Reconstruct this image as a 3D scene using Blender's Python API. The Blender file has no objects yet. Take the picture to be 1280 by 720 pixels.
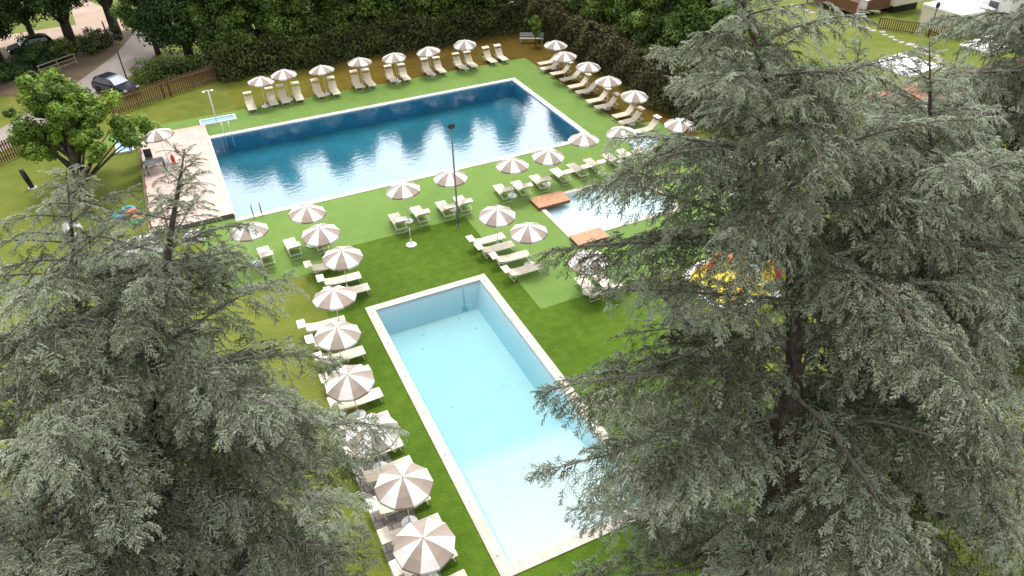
import bpy, bmesh, math, random
import numpy as np
from mathutils import Vector, Matrix, Euler
random.seed(7)
RNG = np.random.default_rng(7)
scene = bpy.context.scene
COL = scene.collection
R = math.radians

# ------------------------------------------------------------------ materials
def mat(name, col, rough=0.6, var=0.0, scale=4.0, col2=None, bump=0.0, bscale=30.0, metal=0.0, spec=0.5, detail=4.0):
    m = bpy.data.materials.new(name); m.use_nodes = True
    nt = m.node_tree; b = nt.nodes['Principled BSDF']
    b.inputs['Base Color'].default_value = (*col, 1); b.inputs['Roughness'].default_value = rough
    b.inputs['Metallic'].default_value = metal; b.inputs['Specular IOR Level'].default_value = spec
    if var or col2 or bump:
        g = nt.nodes.new('ShaderNodeNewGeometry')
    if var or col2:
        n = nt.nodes.new('ShaderNodeTexNoise'); n.inputs['Scale'].default_value = scale; n.inputs['Detail'].default_value = detail
        nt.links.new(g.outputs['Position'], n.inputs['Vector'])
        r = nt.nodes.new('ShaderNodeValToRGB'); e = r.color_ramp.elements
        c2 = col2 or tuple(c*(1+var) for c in col); c1 = col if col2 else tuple(c*(1-var) for c in col)
        e[0].position = .35; e[1].position = .65
        e[0].color = (*c1, 1); e[1].color = (*c2, 1)
        nt.links.new(n.outputs['Fac'], r.inputs['Fac']); nt.links.new(r.outputs['Color'], b.inputs['Base Color'])
    if bump:
        n2 = nt.nodes.new('ShaderNodeTexNoise'); n2.inputs['Scale'].default_value = bscale; n2.inputs['Detail'].default_value = 5
        nt.links.new(g.outputs['Position'], n2.inputs['Vector'])
        bp = nt.nodes.new('ShaderNodeBump'); bp.inputs['Strength'].default_value = bump; bp.inputs['Distance'].default_value = .03
        nt.links.new(n2.outputs['Fac'], bp.inputs['Height']); nt.links.new(bp.outputs['Normal'], b.inputs['Normal'])
    return m

def ground_mat(name, stops, scales=(0.15, 1.2, 18.0), weights=(.45, .3, .25), rough=.9, bump=.5, stretch=None, shade_x=None):
    """layered noise (broad patches, tufts, blades) through a colour ramp"""
    m = bpy.data.materials.new(name); m.use_nodes = True
    nt = m.node_tree; b = nt.nodes['Principled BSDF']; b.inputs['Roughness'].default_value = rough
    b.inputs['Specular IOR Level'].default_value = .15
    g = nt.nodes.new('ShaderNodeNewGeometry'); vec = g.outputs['Position']
    if stretch:
        mp = nt.nodes.new('ShaderNodeMapping'); mp.inputs['Scale'].default_value = stretch
        nt.links.new(vec, mp.inputs['Vector']); vec = mp.outputs['Vector']
    tot = None
    for s, w in zip(scales, weights):
        n = nt.nodes.new('ShaderNodeTexNoise'); n.inputs['Scale'].default_value = s; n.inputs['Detail'].default_value = 3
        nt.links.new(vec, n.inputs['Vector'])
        k = nt.nodes.new('ShaderNodeMath'); k.operation = 'MULTIPLY'; k.inputs[1].default_value = w
        nt.links.new(n.outputs['Fac'], k.inputs[0])
        if tot is None: tot = k.outputs[0]
        else:
            a = nt.nodes.new('ShaderNodeMath'); a.operation = 'ADD'
            nt.links.new(tot, a.inputs[0]); nt.links.new(k.outputs[0], a.inputs[1]); tot = a.outputs[0]
        last = n
    if shade_x:     # shade painted into the grass colour, deepening along x with a ragged transition
        sx = nt.nodes.new('ShaderNodeSeparateXYZ'); nt.links.new(g.outputs['Position'], sx.inputs[0])
        mr = nt.nodes.new('ShaderNodeMapRange'); mr.inputs['From Min'].default_value = shade_x[0]; mr.inputs['From Max'].default_value = shade_x[1]; mr.inputs['To Max'].default_value = shade_x[2]
        nt.links.new(sx.outputs['X'], mr.inputs['Value']); a = nt.nodes.new('ShaderNodeMath'); a.operation = 'ADD'
        nt.links.new(tot, a.inputs[0]); nt.links.new(mr.outputs[0], a.inputs[1]); tot = a.outputs[0]
    r = nt.nodes.new('ShaderNodeValToRGB'); el = r.color_ramp.elements
    while len(el) < len(stops): el.new(.5)
    for e, (p, c) in zip(el, stops): e.position = p; e.color = (*c, 1)
    nt.links.new(tot, r.inputs['Fac']); nt.links.new(r.outputs['Color'], b.inputs['Base Color'])
    bp = nt.nodes.new('ShaderNodeBump'); bp.inputs['Strength'].default_value = bump; bp.inputs['Distance'].default_value = .04
    nt.links.new(last.outputs['Fac'], bp.inputs['Height']); nt.links.new(bp.outputs['Normal'], b.inputs['Normal'])
    return m

def leaf_mat(name, stops, rough=.55, trans=.25):
    m = bpy.data.materials.new(name); m.use_nodes = True
    nt = m.node_tree; b = nt.nodes['Principled BSDF']; b.inputs['Roughness'].default_value = rough
    b.inputs['Specular IOR Level'].default_value = .3
    a = nt.nodes.new('ShaderNodeAttribute'); a.attribute_name = 'tint'
    r = nt.nodes.new('ShaderNodeValToRGB'); el = r.color_ramp.elements
    while len(el) < len(stops): el.new(.5)
    for e, (p, c) in zip(el, stops): e.position = p; e.color = (*c, 1)
    nt.links.new(a.outputs['Fac'], r.inputs['Fac']); nt.links.new(r.outputs['Color'], b.inputs['Base Color'])
    if trans:
        t = nt.nodes.new('ShaderNodeBsdfTranslucent'); nt.links.new(r.outputs['Color'], t.inputs['Color'])
        mx = nt.nodes.new('ShaderNodeMixShader'); mx.inputs[0].default_value = trans
        nt.links.new(b.outputs[0], mx.inputs[1]); nt.links.new(t.outputs[0], mx.inputs[2])
        nt.links.new(mx.outputs[0], nt.nodes['Material Output'].inputs['Surface'])
    return m

def water_mats(name, absorb, density, ripple, rscale, ior=1.45):
    m = bpy.data.materials.new(name); m.use_nodes = True; nt = m.node_tree; nt.nodes.clear()
    out = nt.nodes.new('ShaderNodeOutputMaterial')
    tr = nt.nodes.new('ShaderNodeBsdfTransparent'); gl = nt.nodes.new('ShaderNodeBsdfGlossy'); gl.inputs['Roughness'].default_value = .02
    fr = nt.nodes.new('ShaderNodeFresnel'); fr.inputs['IOR'].default_value = ior
    g = nt.nodes.new('ShaderNodeNewGeometry')
    mp = nt.nodes.new('ShaderNodeMapping'); mp.inputs['Scale'].default_value = (1.0, 1.6, 1)
    n = nt.nodes.new('ShaderNodeTexNoise'); n.inputs['Scale'].default_value = rscale; n.inputs['Detail'].default_value = 4; n.inputs['Roughness'].default_value = .6
    bp = nt.nodes.new('ShaderNodeBump'); bp.inputs['Strength'].default_value = ripple; bp.inputs['Distance'].default_value = .05
    nt.links.new(g.outputs['Position'], mp.inputs['Vector']); nt.links.new(mp.outputs['Vector'], n.inputs['Vector'])
    nt.links.new(n.outputs['Fac'], bp.inputs['Height'])
    nt.links.new(bp.outputs['Normal'], gl.inputs['Normal']); nt.links.new(bp.outputs['Normal'], fr.inputs['Normal'])
    bk = nt.nodes.new('ShaderNodeMath'); bk.operation = 'SUBTRACT'; bk.inputs[0].default_value = 1; nt.links.new(g.outputs['Backfacing'], bk.inputs[1])
    fm = nt.nodes.new('ShaderNodeMath'); fm.operation = 'MULTIPLY'; nt.links.new(fr.outputs[0], fm.inputs[0]); nt.links.new(bk.outputs[0], fm.inputs[1])
    mx = nt.nodes.new('ShaderNodeMixShader'); nt.links.new(fm.outputs[0], mx.inputs[0])
    nt.links.new(tr.outputs[0], mx.inputs[1]); nt.links.new(gl.outputs[0], mx.inputs[2])
    va = nt.nodes.new('ShaderNodeVolumeAbsorption'); va.inputs['Color'].default_value = (*absorb, 1); va.inputs['Density'].default_value = density
    nt.links.new(mx.outputs[0], out.inputs['Surface']); nt.links.new(va.outputs[0], out.inputs['Volume'])
    s = bpy.data.materials.new(name + '_side'); s.use_nodes = True; ns = s.node_tree; ns.nodes.clear()
    o2 = ns.nodes.new('ShaderNodeOutputMaterial'); t2 = ns.nodes.new('ShaderNodeBsdfTransparent')
    v2 = ns.nodes.new('ShaderNodeVolumeAbsorption'); v2.inputs['Color'].default_value = (*absorb, 1); v2.inputs['Density'].default_value = density
    ns.links.new(t2.outputs[0], o2.inputs['Surface']); ns.links.new(v2.outputs[0], o2.inputs['Volume'])
    return m, s

def tile_mat(name, c1, c2, mortar, sx, sy, msize=.02, rough=.6, bump=.3, offset=.5):
    m = bpy.data.materials.new(name); m.use_nodes = True; nt = m.node_tree; b = nt.nodes['Principled BSDF']
    b.inputs['Roughness'].default_value = rough
    g = nt.nodes.new('ShaderNodeNewGeometry')
    br = nt.nodes.new('ShaderNodeTexBrick'); br.inputs['Scale'].default_value = 1; br.inputs['Brick Width'].default_value = sx
    br.inputs['Row Height'].default_value = sy; br.inputs['Mortar Size'].default_value = msize; br.offset = offset
    br.inputs['Color1'].default_value = (*c1, 1); br.inputs['Color2'].default_value = (*c2, 1); br.inputs['Mortar'].default_value = (*mortar, 1)
    n = nt.nodes.new('ShaderNodeTexNoise'); n.inputs['Scale'].default_value = .9; n.inputs['Detail'].default_value = 6
    mx = nt.nodes.new('ShaderNodeMixRGB'); mx.blend_type = 'MULTIPLY'; mx.inputs[0].default_value = .5
    nt.links.new(g.outputs['Position'], br.inputs['Vector']); nt.links.new(g.outputs['Position'], n.inputs['Vector'])
    r = nt.nodes.new('ShaderNodeValToRGB'); r.color_ramp.elements[0].color = (.6, .58, .55, 1); r.color_ramp.elements[0].position = .3; r.color_ramp.elements[1].position = .6
    nt.links.new(n.outputs['Fac'], r.inputs[0])
    nt.links.new(br.outputs['Color'], mx.inputs[1]); nt.links.new(r.outputs[0], mx.inputs[2]); nt.links.new(mx.outputs[0], b.inputs['Base Color'])
    bp = nt.nodes.new('ShaderNodeBump'); bp.inputs['Strength'].default_value = bump; bp.inputs['Distance'].default_value = .01; bp.invert = True
    nt.links.new(br.outputs['Fac'], bp.inputs['Height']); nt.links.new(bp.outputs['Normal'], b.inputs['Normal'])
    return m

M = dict(
 lawn=ground_mat('lawn', [(.3, (.055, .085, .012)), (.45, (.11, .14, .018)), (.56, (.155, .172, .028)), (.7, (.25, .215, .065))], scales=(.12, .8, 9), weights=(.4, .27, .33), bump=.9),
 shadegrass=ground_mat('shade_tinted_lawn', [(.36, (.085, .11, .014)), (.54, (.165, .165, .02)), (.68, (.15, .105, .012)), (.95, (.085, .052, .007)), (1.0, (.06, .04, .006))], scales=(.35, 1.6, 9), weights=(.4, .27, .33), bump=.9, shade_x=(3, 20, .34)),  # lawn in shade: the brown tones put that shade into the colour
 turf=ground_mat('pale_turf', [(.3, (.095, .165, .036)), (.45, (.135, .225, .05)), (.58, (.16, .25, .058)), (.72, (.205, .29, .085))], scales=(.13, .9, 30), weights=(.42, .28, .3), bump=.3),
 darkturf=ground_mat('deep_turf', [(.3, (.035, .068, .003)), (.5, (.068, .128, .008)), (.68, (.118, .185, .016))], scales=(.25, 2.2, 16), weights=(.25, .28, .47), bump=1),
 soil=ground_mat('bare_soil', [(.3, (.07, .05, .03)), (.5, (.13, .095, .06)), (.7, (.16, .13, .06))], scales=(.4, 2, 12)),
 dirt=ground_mat('dirt_road', [(.3, (.29, .21, .155)), (.5, (.38, .28, .21)), (.7, (.43, .34, .27))], scales=(.3, 1.5, 10)),
 road=ground_mat('worn_asphalt', [(.3, (.24, .2, .175)), (.5, (.31, .265, .235)), (.7, (.35, .31, .28))], scales=(.25, 1.4, 12), bump=.2),
 stone=tile_mat('rough_paving', (.33, .29, .26), (.22, .19, .17), (.12, .1, .08), .45, .35, .03),
 terrace=tile_mat('pink_paving', (.62, .46, .39), (.56, .41, .345), (.45, .35, .3), .4, .4, .012, offset=0),
 terraceside=mat('dark_rendered_side', (.12, .11, .1), .8, .2, 5),
 coping=tile_mat('cream_coping', (.56, .49, .42), (.50, .44, .375), (.36, .31, .26), .75, .9, .012, .6, .15, 0),
 whitecoping=tile_mat('white_coping', (.72, .70, .66), (.64, .62, .58), (.40, .38, .35), .75, .9, .012, .55, .15, 0),
 bluewall=mat('blue_pool_liner', (.06, .33, .52), .5, .12, 1.5),
 bluefloor=mat('blue_pool_bottom', (.04, .28, .35), .6, .15, .35),
 palepool=mat('pale_pool_plaster', (.50, .43, .42), .5, .03, .7),
 palewall=mat('pale_blue_pool_wall', (.43, .58, .62), .5, .03, .7),
 whitepool=mat('white_pool_plaster', (.80, .81, .80), .5, .02, .6),
 drain=mat('grey_pool_fitting', (.3, .34, .35), .4),
 yellow=mat('yellow_rubber', (.8, .62, .015), .5, .08, 2),
 orange=mat('orange_plastic', (.72, .2, .02), .4), red=mat('red_plastic', (.55, .05, .03), .4),
 blue=mat('blue_plastic', (.03, .1, .45), .4), teal=mat('teal_plastic', (.05, .36, .4), .4), greenp=mat('green_plastic', (.03, .4, .16), .4),
 lightblue=mat('light_blue_vinyl', (.25, .47, .75), .4),
 white=mat('white_painted_metal', (.78, .78, .76), .4), creammetal=mat('cream_painted_metal', (.72, .70, .58), .4),
 canvas=mat('cream_canvas', (.66, .57, .44), .8, .06, 6, bump=.1), canvas2=mat('pale_canvas_shade', (.76, .66, .55), .8, .06, 6),
 umbwhite=mat('white_parasol_cloth', (.68, .655, .64), .8, .03, 3), umbtaupe=mat('taupe_parasol_cloth', (.315, .25, .205), .8, .06, 3),
 steel=mat('steel', (.5, .5, .5), .25, metal=1), grey=mat('grey_metal', (.17, .18, .18), .45), darkgrey=mat('dark_metal', (.04, .045, .05), .5),
 black=mat('black_plastic', (.012, .012, .013), .5), flag=mat('pale_flagstone', (.34, .31, .26), .9, .2, 3, bump=.3), concrete=mat('concrete', (.42, .43, .43), .85, .15, 5, bump=.2),
 brownwood=mat('brown_stained_wood', (.16, .075, .035), .7, .3, 8, bump=.2), deckwood=mat('orange_deck_wood', (.48, .24, .12), .6, .15, 4),
 deckrail=mat('dark_brown_wood', (.13, .075, .05), .7, .3, 6), timber=mat('weathered_wood', (.33, .29, .24), .8, .2, 6),
 cream=mat('cream_cladding', (.72, .64, .5), .6, .04, 1), whitewall=mat('white_wall', (.8, .78, .75), .7, .03, 1),
 tilered=tile_mat('terracotta_tiles', (.5, .2, .12), (.38, .14, .085), (.16, .07, .05), .3, .35, .03, .8, .8),
 canopywhite=mat('white_canopy', (.82, .82, .8), .6, .03, 2), glass=mat('dark_window_glass', (.03, .04, .05), .08, spec=.8),
 whitesheet=mat('white_sheet', (.7, .7, .72), .6, .08, 6),
 paint=mat('dark_blue_car_paint', (.015, .02, .03), .15, spec=.7), paintblack=mat('black_car_paint', (.012, .012, .012), .7, spec=.05),
 windscreen=mat('pale_windscreen', (.35, .38, .42), .08, spec=1), rubber=mat('tyre_rubber', (.015, .015, .015), .8),  # windscreen paleness is reflected sky painted into its base colour
 alloy=mat('alloy', (.45, .45, .45), .3, metal=.8), lamp=mat('headlamp_glass', (.7, .7, .7), .1),
 bark=mat('dark_bark', (.06, .045, .036), .95, .4, 7, bump=1, bscale=14), barkgrey=mat('grey_bark', (.12, .1, .085), .95, .3, 6, bump=1, bscale=14),
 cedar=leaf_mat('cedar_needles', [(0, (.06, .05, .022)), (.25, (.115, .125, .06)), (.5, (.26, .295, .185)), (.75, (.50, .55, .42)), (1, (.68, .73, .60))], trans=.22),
 leafmaple=leaf_mat('bright_leaves', [(0, (.05, .09, .012)), (.5, (.13, .23, .02)), (1, (.30, .42, .05))]),
 leafdark=leaf_mat('dark_leaves', [(0, (.022, .045, .014)), (.5, (.05, .10, .025)), (1, (.11, .19, .045))]),
 leafmid=leaf_mat('mid_leaves', [(0, (.028, .05, .012)), (.5, (.10, .165, .028)), (1, (.23, .32, .055))]),
 leafhedgetree=leaf_mat('dense_leaves', [(0, (.024, .042, .012)), (.5, (.08, .135, .026)), (1, (.18, .25, .05))]),
 leafhedge=leaf_mat('hedge_leaves', [(0, (.024, .034, .009)), (.45, (.065, .088, .02)), (.8, (.125, .16, .035)), (1, (.14, .11, .04))], trans=.1),
 leafbrown=leaf_mat('brown_hedge_leaves', [(0, (.03, .028, .01)), (.4, (.085, .076, .024)), (.7, (.135, .115, .038)), (1, (.10, .15, .03))], trans=.1),
 hedgecore=mat('hedge_light_block', (.02, .018, .01), .95, .4, 5),
 flowers=leaf_mat('yellow_flowers', [(0, (.4, .22, .02)), (1, (.6, .35, .03))]),
 skin=mat('skin', (.5, .32, .24), .6), tealcloth=mat('teal_cloth', (.03, .2, .19), .8), darkcloth=mat('dark_cloth', (.02, .02, .025), .8), hair=mat('dark_hair', (.02, .014, .01), .7),
)

# ------------------------------------------------------------------ object helpers
def clean(name, label=None, cat=None, group=None): pass
def link(name, me, parent=None):
    o = bpy.data.objects.new(name, me); COL.objects.link(o)
    if parent is not None: o.parent = parent
    return o
def tag(o, label, cat, group=None, kind=None):
    if label: o['label'] = label
    if cat: o['category'] = cat
    if group: o['group'] = group
    if kind: o['kind'] = kind
    return o
def empty(name, loc, rz=0, label=None, cat=None, group=None):
    o = bpy.data.objects.new(name, None); COL.objects.link(o); o.empty_display_size = .2
    o.location = loc; o.rotation_euler = (0, 0, rz)
    return tag(o, label, cat, group)
def copy_tree(o, parent=None):
    c = o.copy(); COL.objects.link(c)
    if parent is not None: c.parent = parent
    for ch in list(o.children): copy_tree(ch, c)
    return c
class MB:
    def __init__(s): s.v = []; s.f = []; s.mi = []
    def add(s, vs, fs, mi=0):
        o = len(s.v); s.v += [tuple(v) for v in vs]; s.f += [tuple(i+o for i in f) for f in fs]; s.mi += [mi]*len(fs); return s
    def box(s, c, d, rot=None, mi=0):
        x, y, z = d[0]/2, d[1]/2, d[2]/2
        vs = [Vector(p) for p in ((-x,-y,-z),(x,-y,-z),(x,y,-z),(-x,y,-z),(-x,-y,z),(x,-y,z),(x,y,z),(-x,y,z))]
        if rot is not None: vs = [rot @ v for v in vs]
        c = Vector(c)
        return s.add([v+c for v in vs], [(0,3,2,1),(4,5,6,7),(0,1,5,4),(1,2,6,5),(2,3,7,6),(3,0,4,7)], mi)
    def tube(s, pts, r, n=8, mi=0, caps=True):
        pts = [Vector(p) for p in pts]; rs = r if isinstance(r, (list, tuple)) else [r]*len(pts)
        vs = []
        for i, p in enumerate(pts):
            d = (pts[min(i+1, len(pts)-1)] - pts[max(i-1, 0)]).normalized()
            a = d.cross(Vector((0, 0, 1)) if abs(d.z) < .95 else Vector((1, 0, 0))).normalized(); b = d.cross(a)
            for k in range(n):
                t = 2*math.pi*k/n; vs.append(p + (a*math.cos(t) + b*math.sin(t))*rs[i])
        fs = [(i*n+k, i*n+(k+1) % n, (i+1)*n+(k+1) % n, (i+1)*n+k) for i in range(len(pts)-1) for k in range(n)]
        if caps: fs += [tuple(range(n))[::-1], tuple((len(pts)-1)*n+k for k in range(n))]
        return s.add(vs, fs, mi)
    def lathe(s, prof, n=20, c=(0, 0, 0), mi=0, sx=1, sy=1):
        vs = []; m = len(prof)
        for r, z in prof:
            for k in range(n):
                t = 2*math.pi*k/n; vs.append((c[0]+r*sx*math.cos(t), c[1]+r*sy*math.sin(t), c[2]+z))
        fs = [(i*n+k, i*n+(k+1) % n, (i+1)*n+(k+1) % n, (i+1)*n+k) for i in range(m-1) for k in range(n)]
        fs += [tuple(range(n))[::-1], tuple((m-1)*n+k for k in range(n))]
        return s.add(vs, fs, mi)
    def build(s, name, mats, parent=None, smooth=False, bevel=0):
        me = bpy.data.meshes.new(name); me.from_pydata(s.v, [], s.f); me.update()
        for m in (mats if isinstance(mats, (list, tuple)) else [mats]): me.materials.append(m)
        me.polygons.foreach_set('material_index', s.mi)
        if smooth: me.polygons.foreach_set('use_smooth', [True]*len(me.polygons))
        if bevel:
            bm = bmesh.new(); bm.from_mesh(me)
            bmesh.ops.bevel(bm, geom=bm.edges[:], offset=bevel, segments=2, affect='EDGES', clamp_overlap=True)
            bm.to_mesh(me); bm.free()
        return link(name, me, parent)

def sheet(name, rects, holes, z, m, parent=None, kind='structure'):
    """flat sheet: union of rectangles minus holes, cut on a common grid"""
    xs = sorted({v for r in rects+holes for v in (r[0], r[2])}); ys = sorted({v for r in rects+holes for v in (r[1], r[3])})
    vid = {}; vs = []; fs = []
    def V(x, y):
        if (x, y) not in vid: vid[(x, y)] = len(vs); vs.append((x, y, z))
        return vid[(x, y)]
    ins = lambda r, x, y: r[0] < x < r[2] and r[1] < y < r[3]
    for a, b in zip(xs, xs[1:]):
        for c, d in zip(ys, ys[1:]):
            mx, my = (a+b)/2, (c+d)/2
            if any(ins(r, mx, my) for r in rects) and not any(ins(h, mx, my) for h in holes):
                fs.append((V(a, c), V(b, c), V(b, d), V(a, d)))
    me = bpy.data.meshes.new(name); me.from_pydata(vs, [], fs); me.materials.append(m)
    o = link(name, me, parent)
    if kind: o['kind'] = kind
    return o
def strip(name, pts, width, z, m):
    pts = [Vector((*p, 0)) for p in pts]; vs = []
    ws = width if isinstance(width, (list, tuple)) else [width]*len(pts)
    for i, p in enumerate(pts):
        d = (pts[min(i+1, len(pts)-1)] - pts[max(i-1, 0)]).normalized(); n = Vector((-d.y, d.x, 0))
        vs += [p+n*ws[i]/2+Vector((0, 0, z)), p-n*ws[i]/2+Vector((0, 0, z))]
    me = bpy.data.meshes.new(name); me.from_pydata(vs, [], [(2*i+1, 2*i+3, 2*i+2, 2*i) for i in range(len(pts)-1)]); me.materials.append(m)
    o = link(name, me); o['kind'] = 'structure'; return o
def poly(name, pts, z, m):
    me = bpy.data.meshes.new(name); me.from_pydata([(x, y, z) for x, y in pts], [], [tuple(range(len(pts)))]); me.materials.append(m)
    o = link(name, me); o['kind'] = 'structure'; return o
def np_mesh(name, V, F, m, parent=None, tint=None):
    """mesh from numpy arrays; every face has the same number of corners"""
    me = bpy.data.meshes.new(name); nf, k = F.shape
    me.vertices.add(len(V)); me.vertices.foreach_set('co', V.astype(np.float32).ravel())
    me.loops.add(nf*k); me.loops.foreach_set('vertex_index', F.astype(np.int32).ravel())
    me.polygons.add(nf); me.polygons.foreach_set('loop_start', np.arange(0, nf*k, k, dtype=np.int32))
    if tint is not None:
        a = me.attributes.new('tint', 'FLOAT', 'POINT'); a.data.foreach_set('value', tint.astype(np.float32))
    me.update(calc_edges=True); me.materials.append(m)
    return link(name, me, parent)
ORD = ['first', 'second', 'third', 'fourth', 'fifth', 'sixth', 'seventh', 'eighth', 'ninth', 'tenth', 'eleventh', 'twelfth', 'thirteenth', 'fourteenth', 'fifteenth', 'sixteenth', 'seventeenth']

# ------------------------------------------------------------------ camera
cam = bpy.data.cameras.new('camera'); co = bpy.data.objects.new('camera', cam); COL.objects.link(co)
cam.sensor_width = 36; cam.lens = 904/1280*36; cam.clip_end = 2000; cam.clip_start = .1
CH = 22.5; pitch, roll, yaw = 0.640457489, -0.024051860, 0.429032847
cp, sp = math.cos(pitch), math.sin(pitch)
fw = Vector((0, cp, -sp)); up = Vector((0, sp, cp)); rt = Vector((1, 0, 0))
r2 = rt*math.cos(roll) + up*math.sin(roll); u2 = -rt*math.sin(roll) + up*math.cos(roll)
RZ = Matrix.Rotation(-yaw, 3, 'Z')
mw = Matrix((RZ @ r2, RZ @ u2, RZ @ -fw)).transposed().to_4x4(); mw.translation = (0, 0, CH)
co.matrix_world = mw; scene.camera = co
CAMI = np.array(mw.inverted())
def in_view(p, margin=.25):
    q = CAMI @ np.array([p[0], p[1], p[2], 1.0])
    if q[2] > -.5: return False
    x, y = q[0]/-q[2]*904/640, q[1]/-q[2]*904/360
    return abs(x) < 1+margin and abs(y) < 1+margin*1.4

# ------------------------------------------------------------------ ground
BP = (.6, 40.95, 25.6, 54.4)          # big pool, outside of coping
FP = (5.19, 12.66, 11.77, 29.25)      # front pool
PP = (17.5, 29.95, 25.2, 35.1)        # paddling pool
KP = (20.5, 20.6, 27.6, 24.9)         # kids' splash pool
holes = [BP, FP, PP, KP]
big = 420
sheet('ground', [(-big, -big, big, big)], holes, 0, M['lawn'])
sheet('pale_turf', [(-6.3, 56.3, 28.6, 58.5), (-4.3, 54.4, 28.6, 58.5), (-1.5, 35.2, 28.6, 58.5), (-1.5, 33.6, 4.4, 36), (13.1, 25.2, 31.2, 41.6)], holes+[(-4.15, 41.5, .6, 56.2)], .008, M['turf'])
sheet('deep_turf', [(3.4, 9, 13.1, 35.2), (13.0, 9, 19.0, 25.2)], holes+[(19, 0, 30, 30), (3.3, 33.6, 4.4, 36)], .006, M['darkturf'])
sheet('shade_tinted_lawn', [(28.6, 38, 32.6, 58.5), (3.2, 58.5, 32.6, 65.6)], [], .004, M['shadegrass'])  # strips of lawn by the hedges with their shade painted in
sheet('stone_path', [(1.9, 9.5, 3.4, 21.6)], [], .012, M['stone'])
strip('path', [(-40, 36), (-28, 46), (-18, 56), (-13, 61.5), (-9.2, 66.5)], 3.4, .006, M['road'])
strip('road', [(-10.2, 64.6), (-8.6, 67.3), (-5.9, 71.8), (-3.3, 77), (-1.4, 83), (-.5, 90)], [3.2, 3.6, 4, 4, 4, 4], .010, M['road'])
poly('soil', [(-16, 72), (-9.2, 68.5), (-6.2, 73.5), (-3.6, 79), (-1.5, 86.2), (-26, 86.2), (-26, 74)], .004, M['soil'])
strip('dirt_road', [(-60, 83), (-26, 87), (-10, 88.2), (4, 87.5), (30, 86)], 4.4, .014, M['dirt'])
strip('dirt_path', [(-6.2, 89), (-7.5, 96), (-9.5, 102), (-11, 112)], [4.5, 3.2, 2.6, 2.4], .012, M['dirt'])

# terrace (raised paving beside the big pool)
TZ = .3
mb = MB(); mb.box((-1.78, 48.85, TZ/2-.1), (4.72, 14.6, TZ+.2))
t = mb.build('terrace', M['terraceside']); t['kind'] = 'structure'
sheet('terrace_paving', [(-4.14, 41.55, .6, 56.15)], [], TZ+.006, M['terrace'])

# ------------------------------------------------------------------ pools
def pool(name, label, rect, depth_pts, cw, cz, mwall, mfloor, mcop, inset=0.0, skip_left=False):
    """basin whose floor follows depth_pts [(y, z)...]; walls lean in by inset"""
    x0, y0, x1, y1 = rect
    root = empty(name, ((x0+x1)/2, (y0+y1)/2, 0), 0, label, 'pool')
    ox, oy = root.location.x, root.location.y
    a0, a1, b0, b1 = x0+cw-ox, x1-cw-ox, y0+cw-oy, y1-cw-oy
    if skip_left: a0 = x0-ox+.06
    w = MB(); f = MB(); n = len(depth_pts)
    ys = [d[0]-oy for d in depth_pts]; zs = [d[1] for d in depth_pts]
    ys[0] = b0+inset*.4; ys[-1] = b1-inset
    L = [(a0+inset*min(1, -z), y, z) for y, z in zip(ys, zs)]; Rr = [(a1-inset*min(1, -z), y, z) for y, z in zip(ys, zs)]
    top = -.021
    for i in range(n-1):
        f.add([L[i], Rr[i], Rr[i+1], L[i+1]], [(0, 1, 2, 3)])
        ya, yb = (b0 if i == 0 else ys[i]), (b1 if i == n-2 else ys[i+1])
        w.add([(a0, ya, top), (a0, yb, top), L[i+1], L[i]], [(0, 3, 2, 1)])
        w.add([(a1, ya, top), (a1, yb, top), Rr[i+1], Rr[i]], [(0, 1, 2, 3)])
    w.add([(a0, b0, top), (a1, b0, top), Rr[0], L[0]], [(0, 1, 2, 3)]); w.add([(a0, b1, top), (a1, b1, top), Rr[-1], L[-1]], [(0, 3, 2, 1)])
    w.build('wall_lining', mwall, root); f.build('bottom', mfloor, root)
    c = MB()
    c.box((0, b0-cw/2, cz/2-.01), (x1-x0, cw, cz+.02)); c.box((0, b1+cw/2, cz/2-.01), (x1-x0, cw, cz+.02))
    c.box((a1+cw/2, 0, cz/2-.01), (cw, b1-b0, cz+.02))
    if skip_left: c.box((a0-.03, 0, .145), (.06, b1-b0, .33))
    else: c.box((a0-cw/2, 0, cz/2-.01), (cw, b1-b0, cz+.02))
    c.build('coping', mcop, root)
    return root, (a0+ox, b0+oy, a1+ox, b1+oy)
def water(name, r, z, zb, mats, inset=0.0, depth=None):
    x0, y0, x1, y1 = r; e = .006
    x0 += e; y0 += e; x1 -= e; y1 -= e
    me = bpy.data.meshes.new(name)
    i = inset
    vs = [(x0, y0, z), (x1, y0, z), (x1, y1, z), (x0, y1, z), (x0, y0, zb), (x1, y0, zb), (x1, y1, zb), (x0, y1, zb)]
    me.from_pydata(vs, [], [(0, 1, 2, 3), (7, 6, 5, 4), (0, 4, 5, 1), (1, 5, 6, 2), (2, 6, 7, 3), (3, 7, 4, 0)])
    me.materials.append(mats[0]); me.materials.append(mats[1])
    me.polygons.foreach_set('material_index', [0, 1, 1, 1, 1, 1])
    o = link(name, me); o['kind'] = 'structure'; return o

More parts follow.
